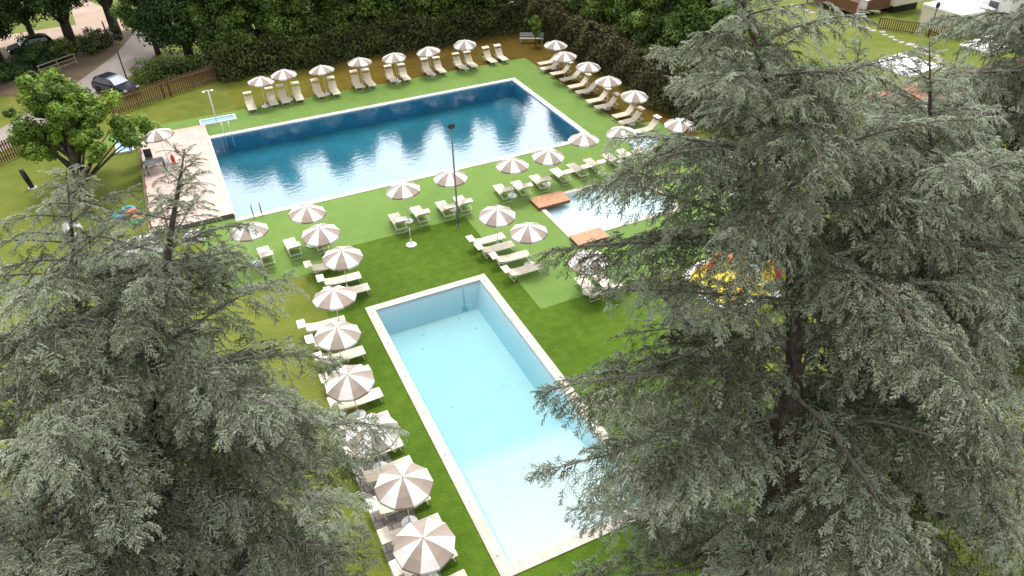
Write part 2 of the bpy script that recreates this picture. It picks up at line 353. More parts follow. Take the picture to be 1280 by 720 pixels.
bp_root, bpi = pool('swimming_pool', 'large blue rectangular swimming pool with white coping before the hedges', BP,
     [(40.95, -1.35), (54.4, -1.35)], .42, .05, M['bluewall'], M['bluefloor'], M['whitecoping'], 0, True)
water('big_pool_water', bpi, -.045, -1.33, water_mats('big_water', (.2, .75, .88), .16, .17, 1.8, 2.4))
fp_root, fpi = pool('swimming_pool', 'pale turquoise rectangular pool with cream coping in the foreground', FP,
     [(12.66, -.5), (18.0, -.85), (19.3, -1.35), (29.25, -1.42)], .44, .05, M['palewall'], M['palepool'], M['coping'], .42)
water('front_pool_water', fpi, -.045, -1.6, water_mats('front_water', (.05, .845, .93), .30, .04, 1.3, 1.33))
pp_root, ppi = pool('paddling_pool', 'shallow white paddling pool with two wooden platforms at its corners', PP,
     [(29.95, -.25), (35.1, -.3)], .3, .05, M['whitepool'], M['whitepool'], M['coping'], 0)
water('paddling_water', ppi, -.045, -.245, water_mats('paddling_water', (.2, .92, .95), .35, .03, 2, 1.33))
# dark little fittings: on the front pool's coping and on its walls and bottom
ox, oy = fp_root.location.x, fp_root.location.y
sp0 = []
def fitting(name, x, y, z, r):
    key = (name, r); old = [o for k, o in sp0 if k == key]
    if old: o = old[0].copy(); COL.objects.link(o)
    else: o = MB().lathe([(r, 0), (r*.95, .014), (r*.5, .02)], 10).build(name, M['drain'], fp_root); sp0.append((key, o))
    o.location = (x-ox, y-oy, z)
for k in range(7):
    for x in (FP[0]+.22, FP[2]-.22): fitting('coping_spotlight', x, 13.6+k*2.5, .051, .06)
for x in (6.9, 8.5, 10.4): fitting('coping_spotlight', x, FP[3]-.22, .051, .06)
for x, y, z in ((7.6, 27.6, -1.41), (9.7, 28.0, -1.41), (7.2, 26.6, -1.405), (10.2, 26.9, -1.405), (9.7, 22.4, -1.375), (7.0, 22.2, -1.375), (8.2, 17.2, -.79), (9.2, 15.4, -.67)): fitting('water_inlet', x, y, z, .06)

# splash pool of the children's play area
root = empty('splash_pool', (23.4, 22.8, 0), 0, 'shallow yellow floored splash pool with white rim under the cedar', 'pool')
out = []; inn = []
def rrect(x0, y0, x1, y1, r, n=6):
    p = []
    for cx, cy, a in ((x1-r, y1-r, 0), (x0+r, y1-r, 90), (x0+r, y0+r, 180), (x1-r, y0+r, 270)):
        for k in range(n+1): t = R(a+90*k/n); p.append((cx+r*math.cos(t), cy+r*math.sin(t)))
    return p
o_ = rrect(KP[0], KP[1], KP[2], KP[3], 2.0); i_ = rrect(KP[0]+.35, KP[1]+.35, KP[2]-.35, KP[3]-.35, 1.7); n = len(o_)
mb = MB(); vs = []
for (x, y), (u, v) in zip(o_, i_): vs += [(x-23.4, y-22.8, .0), (x-23.4, y-22.8, .1), (u-23.4, v-22.8, .1), (u-23.4, v-22.8, -.3)]
fs = []
for k in range(n):
    a, b = 4*k, 4*((k+1) % n); fs += [(a, b, b+1, a+1)[::-1], (a+1, b+1, b+2, a+2)[::-1], (a+2, b+2, b+3, a+3)[::-1]]
mb.add(vs, fs); mb.build('rim', M['whitecoping'], root)
mb = MB(); mb.add([(u-23.4, v-22.8, -.22) for u, v in i_], [tuple(range(n))]); mb.build('bottom', M['yellow'], root)
for cx, cy in ((KP[0], KP[1]), (KP[2], KP[1]), (KP[0], KP[3]), (KP[2], KP[3])): pass
cv = []; cf = []
for q, (cx, cy) in enumerate(((KP[2], KP[3]), (KP[0], KP[3]), (KP[0], KP[1]), (KP[2], KP[1]))):
    arc = o_[q*7:q*7+7]; b0 = len(cv); cv += [(cx, cy, .001)]+[(x, y, .001) for x, y in arc]
    cf += [(b0, b0+k+2, b0+k+1) for k in range(6)]
me = bpy.data.meshes.new('lawn_corner'); me.from_pydata(cv, [], cf); me.materials.append(M['lawn']); link('lawn_corner', me)['kind'] = 'structure'
poly('splash_surround', [(KP[0]-.02, KP[1]-.02), (KP[2]+.02, KP[1]-.02), (KP[2]+.02, KP[3]+.02), (KP[0]-.02, KP[3]+.02)], -.31, M['concrete'])
mb = MB(); nx, ny = 61, 37; vs = []
ix0, iy0, ix1, iy1 = KP[0]+.75, KP[1]+.7, KP[2]-.75, KP[3]-.7
for a in range(nx):
    for b in range(ny):
        u, v = a/(nx-1), b/(ny-1); X = ix0+(ix1-ix0)*u; Y = iy0+(iy1-iy0)*v
        e = min(1, min(u, 1-u)*14)*min(1, min(v, 1-v)*10)
        z = -.2+.42*math.sqrt(e)*(.55+.45*abs(math.sin(math.pi*u*8))**.5*abs(math.sin(math.pi*v*4))**.5)
        vs.append((X, Y, z))
mb.add(vs, [(a*ny+b, (a+1)*ny+b, (a+1)*ny+b+1, a*ny+b+1) for a in range(nx-1) for b in range(ny-1)])
o = mb.build('inflatable_play_mat', M['yellow'], None, True); tag(o, 'bulging quilted yellow inflatable mat filling the white rimmed splash pool', 'play mat')
for k, (X, m, l) in enumerate(((22.6, 'orange', 'orange inflatable arch across the yellow play mat'), (24.9, 'red', 'red inflatable arch over the yellow play mat beside the slide'))):
    pts = [(X, 22.75+1.3*math.cos(t*math.pi/14), .1+1.5*math.sin(t*math.pi/14)) for t in range(15)]
    o = MB().tube(pts, .2, 10).build('inflatable_arch', M[m], None, True); tag(o, l, 'inflatable arch', 'inflatable arches on the yellow mat')
# slide tower at its far end
root = empty('play_slide', (26.4, 23.6, -.0), R(200), 'orange and yellow play slide with blue chute at the splash pool end', 'slide')
for x in (-.6, .6):
    for y in (-.5, .5): MB().tube([(x, y, 0), (x, y, 2.1)], .06, 8).build('tower_post', M['orange'], root)
MB().box((0, 0, 1.1), (1.3, 1.1, .08)).build('platform', M['yellow'], root)
mb = MB(); mb.add([(-.8, -.7, 2.0), (.8, -.7, 2.0), (.8, .7, 2.0), (-.8, .7, 2.0), (0, 0, 2.6)], [(0, 1, 4), (1, 2, 4), (2, 3, 4), (3, 0, 4), (3, 2, 1, 0)]); mb.build('roof', M['red'], root)
mb = MB()
pr = [(.6, 1.12), (1.1, .9), (1.7, .45), (2.2, .2), (2.5, .18)]
for (xa, za), (xb, zb) in zip(pr, pr[1:]):
    mb.add([(xa, -.35, za+.2), (xa, -.25, za), (xa, .25, za), (xa, .35, za+.2), (xb, -.35, zb+.2), (xb, -.25, zb), (xb, .25, zb), (xb, .35, zb+.2)], [(0, 1, 5, 4), (1, 2, 6, 5), (2, 3, 7, 6)])
mb.build('chute', M['blue'], root)
mb = MB()
for y in (-.3, .3): mb.tube([(-.62, y, 1.1), (-1.2, y, 0)], .04, 6)
for k in range(4): mb.tube([(-.72-.13*k, -.3, .9-.25*k), (-.72-.13*k, .3, .9-.25*k)], .03, 6)
mb.build('ladder', M['yellow'], root)
root = empty('water_mushroom', (25.6, 21.9, .0), 0, 'teal domed water mushroom standing in the yellow splash pool', 'fountain')
MB().lathe([(.75, 1.15), (.74, 1.25), (.6, 1.42), (.35, 1.55), (.02, 1.6)], 20).build('cap', M['teal'], root, True)
MB().tube([(0, 0, 0), (0, 0, 1.2)], .1, 10).build('stem', M['white'], root, True)
root = empty('spring_rocker', (23.7, 22.0, .05), .4, 'small red and white play figure on the yellow splash floor', 'play equipment')
MB().box((0, 0, .35), (.7, .22, .25)).build('seat', M['red'], root, bevel=.06)
MB().box((.3, 0, .6), (.12, .26, .4)).build('front_board', M['white'], root, bevel=.03)
MB().lathe([(.2, 0), (.2, .05), (.1, .08), (.1, .25)], 12).build('base', M['white'], root)

# wooden platforms
def deck(x0, y0, x1, y1, label):
    root = empty('wooden_platform', ((x0+x1)/2, (y0+y1)/2, .012), 0, label, 'platform', 'wooden platforms at the paddling pool')
    w, d = x1-x0, y1-y0; mb = MB(); n = 9
    for k in range(n): mb.box((0, -d/2+d*(k+.5)/n, .2), (w, d/n-.015, .05))
    mb.build('boards', M['deckwood'], root)
    fr = MB(); fr.box((0, -d/2+.04, .085), (w-.04, .05, .17)); fr.box((0, d/2-.04, .085), (w-.04, .05, .17)); fr.box((-w/2+.04, 0, .085), (.05, d-.15, .17)); fr.box((w/2-.04, 0, .085), (.05, d-.15, .17))
    fr.build('side_frame', M['brownwood'], root)
deck(17.35, 33.75, 19.55, 35.05, 'orange brown wooden platform at the far left corner of the paddling pool')
deck(17.45, 29.1, 19.5, 30.2, 'orange brown wooden platform on the near edge of the paddling pool by the cedar')

# ladders
def ladder(x, y, rz, label, m):
    root = empty('pool_ladder', (x, y, .05), rz, label, 'ladder', 'steel ladders of the big pool')
    for s in (-.25, .25):
        MB().tube([(s, .5, 0), (s, .5, .62), (s, .44, .78), (s, .25, .84), (s, .05, .78), (s, -.03, .6), (s, -.03, -1.1)], .024, 8).build('handrail', m, root, True)
    for k in range(3): MB().box((0, -.03, -.3-.28*k), (.5, .08, .03)).build('rung', m, root)
ladder(1.95, 54.1, 0, 'pale steel pool ladder on the far edge beside the shower tray', M['white'])
ladder(1.9, 41.25, math.pi, 'dark steel pool ladder on the near edge behind a parasol', M['grey'])

# ------------------------------------------------------------------ parasols
UG = 'white and taupe striped parasols around the pools'
def make_umbrella():
    root = empty('parasol', (0, 0, 0))
    n = 10; r = 1.02; vs = []; fs = []; mi = []
    rings = [(.03, 2.52), (.35, 2.44), (.7, 2.30), (r, 2.12)]
    sub = 4; N = n*sub
    for q, (rr, z) in enumerate(rings):
        for k in range(N):
            a = 2*math.pi*k/N; u = (k % sub)/sub
            chord = math.cos(math.pi/n)/math.cos((u-.5)*2*math.pi/n) if True else 1
            dip = -.035*math.sin(math.pi*u)*rr/r
            vs.append((rr*chord*math.cos(a), rr*chord*math.sin(a), z+dip))
    for k in range(N):   # short valance
        a = 2*math.pi*k/N; u = (k % sub)/sub; chord = math.cos(math.pi/n)/math.cos((u-.5)*2*math.pi/n)
        vs.append((r*1.005*chord*math.cos(a), r*1.005*chord*math.sin(a), 2.12-.10-.035*math.sin(math.pi*u)))
    for q in range(4):
        for k in range(N):
            fs.append((q*N+k, (q+1)*N+k, (q+1)*N+(k+1) % N, q*N+(k+1) % N)); mi.append((k//sub) % 2)
    fs.append(tuple(range(N))); mi.append(0)
    mb = MB(); mb.v = vs; mb.f = fs; mb.mi = mi
    mb.build('canopy', [M['umbwhite'], M['umbtaupe']], root)
    MB().lathe([(.03, 2.5), (.035, 2.56), (.015, 2.6)], 10).build('finial', M['white'], root)
    MB().tube([(0, 0, .05), (0, 0, 2.5)], .02, 8).build('pole', M['creammetal'], root, True)
    mb = MB(); mb.lathe([(.3, 0), (.31, .05), (.27, .085), (.06, .1), (.04, .36), (.033, .37)], 24); mb.build('base', M['white'], root, True)
    rb = MB()
    for k in range(n):
        a = 2*math.pi*k/n; rb.tube([(.03*math.cos(a), .03*math.sin(a), 2.46), (.95*math.cos(a), .95*math.sin(a), 2.1)], .007, 4)
    rb.build('ribs', M['white'], root)
    return root
umb0 = make_umbrella(); used = [False]
def umb(x, y, label, z=.008, tilt=4):
    o = copy_tree(umb0) if used[0] else umb0; used[0] = True
    o.location = (x, y, z); o.rotation_euler = (R(random.uniform(-tilt, tilt)), R(random.uniform(-tilt, tilt)), random.uniform(0, 6.28)); o.scale = (1, 1, random.uniform(.95, 1.04))
    tag(o, label, 'parasol', UG)
    return o
back_u = [(5.4, 58.2), (7.4, 58.7), (10.4, 58.35), (13.5, 58.6), (16.5, 58.3), (19.65, 58.4), (22.8, 58.4)]
for i, p in enumerate(back_u):
    umb(*p, f'striped parasol, {ORD[i]} from the left in the row before the long back hedge')
right_u = [(29.6, 54.7), (29.1, 51.9), (29.3, 48.6), (29.1, 45.1), (29.2, 41.8), (29.4, 36.5)]
for i, p in enumerate(right_u):
    umb(*p, f'striped parasol, {ORD[i]} from the bench in the row along the right hedge' if i < 5 else 'striped parasol half hidden behind the cedar top at the end of the right hedge')
mid_u = [(1.0, 35.8), (4.1, 36.3), (9.9, 36.2), (12.8, 36.3), (16.7, 36.1), (19.3, 36.5), (22.4, 37.3), (25.2, 36.9)]
for i, p in enumerate(mid_u):
    umb(*p, f'striped parasol, {ORD[i]} from the left along the near edge of the big pool')
left_u = [(4.4, 33.8), (4.8, 31.1), (3.6, 27.9), (3.0, 25.3), (2.9, 22.2), (2.9, 19.1), (3.1, 16.2), (3.0, 13.8)]
for i, p in enumerate(left_u):
    umb(*p, f'striped parasol, {ORD[i]} from the top in the column left of the turquoise pool')
umb(13.5, 31.3, 'striped parasol left of the paddling pool, over the farther pair of loungers')
umb(14.3, 28.9, 'striped parasol left of the paddling pool, over the nearer pair of loungers')
umb(15.9, 25.35, 'striped parasol partly behind cedar twigs below the lower wooden platform')
umb(-2.35, 50.6, 'striped parasol on the pink terrace beside the grey table', TZ+.01)
umb(29, 29.9, 'striped parasol almost hidden inside the right cedar beyond the paddling pool')
# an umbrella foot without its parasol
root = empty('umbrella_stand', (9.2, 33.7, .008), 0, 'empty white umbrella stand with short pole alone on the dark turf', 'umbrella stand')
MB().lathe([(.3, 0), (.31, .05), (.27, .085), (.06, .1), (.045, .4), (.04, .42)], 24).build('base', M['white'], root, True)
MB().tube([(0, 0, .3), (0, 0, 1.15)], .022, 8).build('pole', M['creammetal'], root, True)

# ------------------------------------------------------------------ sun loungers (foot end at origin, head along +y)
LG = 'cream sun loungers around the pools'
def make_lounger(ang, shade):
    """ang: lift of the backrest; shade: (arm lift, panel tilt)"""
    root = empty('sun_lounger', (0, 0, 0)); w = .62; h = .36; hy = 1.2; bl = .68
    fr = MB()
    for s in (-1, 1): fr.tube([(s*w/2, 0, h), (s*w/2, 1.86, h)], .018, 6)
    for y in (0, .62, 1.2, 1.86): fr.tube([(-w/2, y, h), (w/2, y, h)], .016, 6)
    fr.build('frame', M['creammetal'], root)
    for y, dy in ((.18, -.08), (1.62, .1)):
        lg = MB(); lg.tube([(-w/2, y, h), (-w/2+.02, y+dy, .02), (w/2-.02, y+dy, .02), (w/2, y, h)], .017, 6); lg.build('leg', M['creammetal'], root)
    def slab(y0, z0, y1, z1, th, ww, name, sagd=.02):
        n = 5; vs = []
        for i in range(n+1):
            t = i/n; y = y0+(y1-y0)*t; z = z0+(z1-z0)*t - sagd*math.sin(math.pi*t)
            for x in (-ww/2, -ww/4, 0, ww/4, ww/2): vs.append((x, y, z+th - (.012 if abs(x) < .01 else 0)))
            for x in (-ww/2, ww/2): vs.append((x, y, z))
        fs = []
        for i in range(n):
            a, b = 7*i, 7*(i+1)
            for k in range(4): fs.append((a+k, a+k+1, b+k+1, b+k))
            fs += [(a+5, b+5, b+6, a+6), (a+5, a, b, b+5), (a+4, a+6, b+6, b+4)]
        fs += [(0, 5, 6, 4, 3, 2, 1), (7*n, 7*n+1, 7*n+2, 7*n+3, 7*n+4, 7*n+6, 7*n+5)]
        m_ = MB(); m_.add(vs, fs); return m_.build(name, M['canvas'], root)
    slab(.0, h+.012, hy, h+.012, .02, w-.02, 'bed')
    a = R(ang); ty, tz = hy+.02+bl*math.cos(a), h+.014+bl*math.sin(a)
    slab(hy+.02, h+.014, ty, tz, .02, w-.02, 'backrest')
    for s in (-1, 1): MB().tube([(s*(w/2-.015), hy, h), (s*(w/2-.015), ty, tz)], .014, 6).build('back_frame', M['creammetal'], root)
    if ang > 20:
        st = MB(); my, mz = hy+.6*bl*math.cos(a), h+.6*bl*math.sin(a)
        st.tube([(-w/2, my, mz), (-w/2, 1.75, h), (w/2, 1.75, h), (w/2, my, mz)], .012, 6); st.build('back_strut', M['creammetal'], root)
    if shade:
        lift, tilt, al = shade; b = a+R(lift); sy, sz = ty+al*math.cos(b), tz+al*math.sin(b)
        for s in (-1, 1): MB().tube([(s*(w/2-.01), ty-.04*math.cos(a), tz-.04*math.sin(a)), (s*(w/2-.01), sy, sz)], .011, 6).build('shade_arm', M['creammetal'], root)
        pn = MB(); rot = Matrix.Rotation(R(tilt), 3, 'X'); pn.box((0, sy, sz), (w+.02, .38, .025), rot); pn.build('sunshade', M['canvas2'], root)
    return root
L_up = make_lounger(52, (10, 12, .30)); L_up2 = make_lounger(46, (22, 4, .28)); L_noshade = make_lounger(40, None)
L_flat = make_lounger(8, (55, 0, .34)); L_mid = make_lounger(38, (20, -8, .3))
first = set()
def lounger(proto, x, y, head, label, z=.008):
    o = copy_tree(proto) if proto.name in first else proto; first.add(proto.name)
    o.location = (x, y, z); o.rotation_euler = (0, 0, R(head)+R(random.uniform(-3, 3)))
    tag(o, label, 'sun lounger', LG)
back_l = [(4.3, 57.1), (6.0, 57.3), (6.95, 57.3), (8.05, 57.3), (9.8, 57.2), (11.0, 57.1), (13.0, 57.6), (14.1, 57.5), (16.0, 57.6), (17.1, 57.4), (19.3, 57.7), (20.4, 57.6), (22.3, 57.7), (23.35, 57.6), (25.3, 57.8), (26.4, 57.8)]
for i, (x, y) in enumerate(back_l):
    lounger(random.choice([L_up, L_up, L_up2]), x, y, 0, f'cream lounger, {ORD[i]} from the left in the row before the long back hedge')
right_l = [(28.5, 55.6), (28.1, 54.4), (28.3, 52.9), (28.4, 51.3), (28.2, 49.6), (28.2, 48.3), (28.0, 46.3), (28.0, 45.0), (28.3, 42.9), (28.1, 41.7), (28.3, 39.9)]
kinds = [L_noshade, L_noshade, L_up2, L_noshade, L_up2, L_noshade, L_up2, L_up2, L_up2, L_up2, L_up2]
for i, (x, y) in enumerate(right_l):
    lounger(kinds[i], x, y, -90, f'cream lounger, {ORD[i]} from the bench in the row along the right hedge')
mid_l = [(1.5, 36.8), (3.0, 37.0), (4.5, 36.9), (9.2, 36.9), (10.6, 37.1), (12.2, 37.0), (13.4, 37.1), (16.2, 37.3), (17.4, 37.2), (18.8, 37.4), (20.4, 37.6), (21.7, 37.7), (23.0, 37.8), (24.5, 37.9), (25.7, 38.0), (27.0, 38.0)]
for i, (x, y) in enumerate(mid_l):
    lounger(L_mid, x, y, 180, f'cream lounger, {ORD[i]} from the left along the near edge of the big pool')
left_l = [(5.4, 33.3), (5.7, 31.7), (5.8, 30.5), (4.0, 28.4), (4.1, 27.1), (4.2, 25.8), (4.1, 24.4), (4.1, 22.8), (4.0, 21.3), (4.0, 19.8), (4.05, 18.6), (4.1, 16.9), (4.1, 15.6), (4.1, 14.3), (4.1, 13.1)]
for i, (x, y) in enumerate(left_l):
    lounger(L_flat, x, y, 90, f'cream lounger, {ORD[i]} from the top in the column left of the turquoise pool')
for i, (x, y) in enumerate([(14.1, 31.75), (14.2, 30.75), (14.55, 29.5), (14.6, 28.2)]):
    lounger(L_flat, x, y, 90, f'cream lounger, {ORD[i]} from the top in the short column left of the paddling pool')
lounger(L_flat, 15.9, 26.3, 180, 'left one of two cream loungers below the lower wooden platform')
lounger(L_flat, 16.8, 26.25, 180, 'right one of two cream loungers below the lower wooden platform')
lounger(L_mid, 29.6, 37.4, 200, 'cream lounger glimpsed through cedar twigs at the corner by the last parasol')

# ------------------------------------------------------------------ poolside furniture
root = empty('lamp_post', (12.41, 34.54, .008), 0, 'tall slim grey lamp post with small head beside the loungers on the turf edge', 'lamp post')
MB().tube([(0, 0, 0), (0, 0, .9), (0, 0, 6.1)], [.075, .06, .045], 10).build('post', M['grey'], root, True)
MB().lathe([(.13, 0), (.13, .02), (.05, .03)], 12).build('foot_plate', M['grey'], root)
MB().box((.0, 0, 6.12), (.12, .12, .08)).build('bracket', M['darkgrey'], root)
MB().box((0, -.06, 6.24), (.34, .26, .18), Euler((R(-35), 0, 0)).to_matrix()).build('floodlight', M['black'], root, bevel=.02)

def tray(x0, y0, x1, y1, name, label):
    root = empty(name, ((x0+x1)/2, (y0+y1)/2, .008), 0, label, 'foot bath'); w, d = x1-x0, y1-y0
    mb = MB(); mb.box((0, d/2-.06, .07), (w, .12, .14)); mb.box((0, -d/2+.06, .07), (w, .12, .14)); mb.box((-w/2+.06, 0, .07), (.12, d-.24, .14)); mb.box((w/2-.06, 0, .07), (.12, d-.24, .14))
    mb.build('rim', M['white'], root); MB().box((0, 0, .025), (w-.24, d-.24, .05)).build('bottom', M['lightblue'], root)
tray(.3, 56.55, 2.95, 57.6, 'shower_tray', 'light blue rectangular shower tray at the corner of the big pool')
tray(-5.65, 54.35, -4.45, 56.9, 'shower_tray', 'light blue foot bath beside the leafy tree at the terrace corner')
def shower(x, y, h, label, m, head=True):
    root = empty('shower_post', (x, y, .06), 0, label, 'shower')
    MB().tube([(0, 0, 0), (0, 0, h)], .05, 10).build('post', m, root, True)
    if head:
        MB().tube([(0, 0, h-.03), (-.22, 0, h), (-.34, 0, h-.04)], .025, 8).build('arm', m, root, True)
        MB().lathe([(.13, -.03), (.13, 0), (.04, .04)], 14, (-.34, 0, h-.06)).build('shower_head', M['white'], root)
        MB().lathe([(.13, -.03), (.13, 0), (.04, .04)], 14, (.24, 0, h-.04)).build('shower_head', M['white'], root)
shower(1.5, 57.0, 2.45, 'white shower post with two heads standing in the blue tray', M['white'])
shower(-4.75, 54.9, 2.3, 'grey shower post beside the foot bath under the leafy tree', M['grey'])

# grey table on the terrace
root = empty('garden_table', (-3.2, 49.6, TZ+.01), R(8), 'dark framed garden table with grey top under the terrace parasol', 'table')
MB().box((0, 0, .74), (1.25, .8, .05)).build('tabletop', M['grey'], root, bevel=.01)
for x in (-.55, .55):
    for y in (-.33, .33): MB().box((x, y, .36), (.06, .06, .72)).build('leg', M['black'], root)
root = empty('garden_chair', (-3.5, 50.9, TZ+.01), R(175), 'dark garden chair with tall back standing behind the grey table', 'chair')
MB().box((0, 0, .45), (.48, .48, .04)).build('seat', M['grey'], root); MB().box((0, -.23, .75), (.48, .04, .56)).build('backrest', M['darkgrey'], root)
for x in (-.21, .21):
    for y in (-.21, .21): MB().box((x, y, .215), (.04, .04, .43)).build('leg', M['black'], root)
o = MB().lathe([(.02, 0), (.12, .02), (.13, .5), (.1, .6), (.04, .66), (.035, .78)], 14).build('red_canister', M['red']); o.location = (-2.05, 50.2, TZ+.01)
tag(o, 'red canister standing at the foot of the terrace parasol', 'canister')
# dark edging board of the terrace
root = empty('low_railing', (-4.0, 48.4, TZ+.008), 0, 'dark low wooden railing along the outer edge of the pink terrace', 'railing')
MB().box((0, 0, .5), (.08, 13.2, .1)).build('top_rail', M['deckrail'], root); MB().box((0, 0, .22), (.04, 13.2, .1)).build('lower_rail', M['deckrail'], root)
for k in range(8): MB().box((0, -6.5+13*k/7, .22), (.09, .09, .44)).build('post', M['deckrail'], root)
# pool toys on the lawn
def ring(x, y, r, t, m, label, z=0, tilt=0):
    mb = MB(); n, k = 22, 9; vs = []; fs = []
    for i in range(n):
        a = 2*math.pi*i/n
        for j in range(k):
            b = 2*math.pi*j/k; vs.append(((r+t*math.cos(b))*math.cos(a), (r+t*math.cos(b))*math.sin(a), t+t*math.sin(b)))
    for i in range(n):
        for j in range(k): fs.append((i*k+j, ((i+1) % n)*k+j, ((i+1) % n)*k+(j+1) % k, i*k+(j+1) % k))
    mb.add(vs, fs); o = mb.build('swim_ring', m, None, True); o.location = (x, y, z); o.rotation_euler = (tilt, 0, 0)
    tag(o, label, 'swim ring')
ring(-5.2, 45.2, .38, .12, M['teal'], 'teal swim ring leaning in the toy pile beside the terrace', .01, .15)
ring(-4.75, 43.7, .28, .1, M['greenp'], 'green swim ring at the near end of the toy pile')
def airbed(x, y, rz, m1, m2, label, L=1.8, z=.02, tilt=0):
    root = empty('inflatable_mattress', (x, y, z), rz, label, 'air mattress'); root.rotation_euler = (tilt, 0, rz); mb = MB()
    for k in range(5):
        mb.lathe([(.02, -L/2), (.075, -L/2+.05), (.075, L/2-.05), (.02, L/2)], 10, (0, 0, 0), k % 2)
        vs = mb.v[-40:]; mb.v[-40:] = [(-.3+.15*k+vx, vz, .08+vy) for vx, vy, vz in vs]
    mb.build('tubes', [m1, m2], root, True)
    MB().box((0, L/2-.2, .17), (.7, .3, .08)).build('pillow', m2, root, bevel=.03)
airbed(-4.9, 44.4, .5, M['orange'], M['red'], 'orange and red inflatable mattress in the toy pile beside the terrace', 1.1, .12, .3)
airbed(-5.6, 44.9, 1.9, M['blue'], M['teal'], 'dark blue inflatable mattress in the toy pile beside the terrace', 1.0)
airbed(27.75, 38.2, .3, M['lightblue'], M['white'], 'blue and white striped inflatable mattress by the last row of loungers', 1.9)
airbed(28.3, 38.7, .9, M['white'], M['lightblue'], 'white and blue inflatable mattress lying half under the cedar tip', 1.7, .1, .12)
# draped heap, concrete pipe
mb = MB(); n1, n2 = 26, 18; vs = []
for i in range(n1):
    for j in range(n2):
        u, v = i/(n1-1)*2-1, j/(n2-1)*2-1; e = max(abs(u), abs(v))**3
        h = .75*(1-e**2)+.06*math.sin(7*u+2*v)*(1-e)+.05*math.sin(11*v)*(1-e)
        vs.append((u*1.25+.04*math.sin(9*v), v*.75+.04*math.sin(8*u), max(.012, h)))
mb.add(vs, [(i*n2+j, (i+1)*n2+j, (i+1)*n2+j+1, i*n2+j+1) for i in range(n1-1) for j in range(n2-1)])
o = mb.build('covered_heap', M['whitesheet'], None, True); o.location = (-4.85, 40.1, 0); o.rotation_euler = (0, 0, .15); tag(o, 'white plastic sheet draped over a long heap below the terrace', 'covered heap')
o2 = o.copy(); COL.objects.link(o2); o2.location = (-1.9, 40.0, .008); o2.scale = (.45, .5, .7); tag(o2, 'smaller heap under white sheet at the corner of the big pool', 'covered heap')
mb = MB(); n = 24; vs = []; fs = []
for (r, y) in ((.5, -.5), (.5, .5), (.4, .5), (.4, -.5)):
    for k in range(n): a = 2*math.pi*k/n; vs.append((r*math.cos(a), y, .5+r*math.sin(a)))
for q in range(4):
    for k in range(n): fs.append((q*n+k, q*n+(k+1) % n, ((q+1) % 4)*n+(k+1) % n, ((q+1) % 4)*n+k))
mb.add(vs, fs); o = mb.build('concrete_pipe', M['concrete']); o.location = (-8.1, 43.4, 0); o.rotation_euler = (0, 0, R(15)); tag(o, 'short grey concrete pipe with dark mouth lying on the lawn', 'pipe')
root = empty('bollard', (-10.8, 51.6, 0), 0, 'short black post leaning on the lawn left of the leafy tree', 'bollard')
MB().tube([(0, 0, 0), (-.12, .05, .75), (-.2, .1, 1.35)], [.14, .17, .15], 10).build('post', M['black'], root, True)
MB().lathe([(.3, 0), (.28, .05), (.1, .07)], 14).build('base', M['concrete'], root)
# bench by the back hedge corner
root = empty('garden_bench', (31.0, 61.9, .004), R(-30), 'pale grey garden bench in the hedge corner behind the sapling', 'bench')
for k in range(3): MB().box((0, -.18+.16*k, .45), (2.3, .13, .03)).build('seat_slat', M['concrete'], root)
for k in range(2): MB().box((0, .27, .62+.18*k), (2.3, .03, .14)).build('back_slat', M['concrete'], root)
for x in (-1, 1): MB().box((x, .02, .22), (.08, .45, .44)).build('leg', M['concrete'], root)

# ------------------------------------------------------------------ fences
def picket(pts, h, label, m, gap=.19):
    root = empty('picket_fence', (*pts[0], 0), 0, label, 'fence'); o = Vector((*pts[0], 0)); pk = MB(); rl = MB(); ps = []
    for a, b in zip(pts, pts[1:]):
        a = Vector((*a, 0))-o; b = Vector((*b, 0))-o; d = b-a; L = d.length; d.normalize(); rz = Matrix.Rotation(math.atan2(d.y, d.x), 3, 'Z'); nn = rz @ Vector((0, 1, 0))
        for z in (.35, h-.3): rl.box((a+b)/2+nn*.05+Vector((0, 0, z)), (L, .05, .09), rz)
        k = 0
        while k*gap < L:
            c = a+d*(k*gap+gap/2); w = .115; hh = h+random.uniform(-.03, .03)
            p = [(-w/2, -.012, .05), (w/2, -.012, .05), (w/2, -.012, hh-.06), (0, -.012, hh), (-w/2, -.012, hh-.06)]
            vs = [rz @ Vector(q)+c for q in p]+[rz @ Vector((q[0], .012, q[2]))+c for q in p]
            pk.add(vs, [(0, 1, 2, 3, 4), (9, 8, 7, 6, 5)]+[(i, i+5, (i+1) % 5+5, (i+1) % 5) for i in range(5)]); k += 1
        for q in range(int(L//2.2)+1): ps.append((a+d*min(L, q*2.2), rz, nn))
    pk.build('pickets', m, root); rl.build('rails', M['timber'], root)
    for c, rz, nn in ps: MB().box(c+nn*.11+Vector((0, 0, h/2)), (.1, .07, h), rz).build('post', m, root)
picket([(-5.6, 61.9), (-1.2, 64.2), (3.0, 66.1)], 1.5, 'brown wooden picket fence running from the dark car to the tall hedge', M['brownwood'])
picket([(-24, 48.0), (-17.5, 53.0), (-13.1, 56.4), (-11.6, 57.7), (-9.2, 59.4)], 1.5, 'brown wooden picket fence at the left behind the bright leafy tree', M['brownwood'])
# tubular railing beside the path
root = empty('metal_railing', (-11.2, 74.2, 0), math.atan2(2.2, 2.9), 'pale tubular railing on the bank beside the road', 'railing')
for z in (.35, .7, 1.05): MB().tube([(0, 0, z), (3.7, 0, z)], .035, 8).build('rail', M['timber'], root)
for x in (.1, 1.85, 3.6): MB().tube([(x, 0, 0), (x, 0, 1.08)], .04, 8).build('post', M['timber'], root)
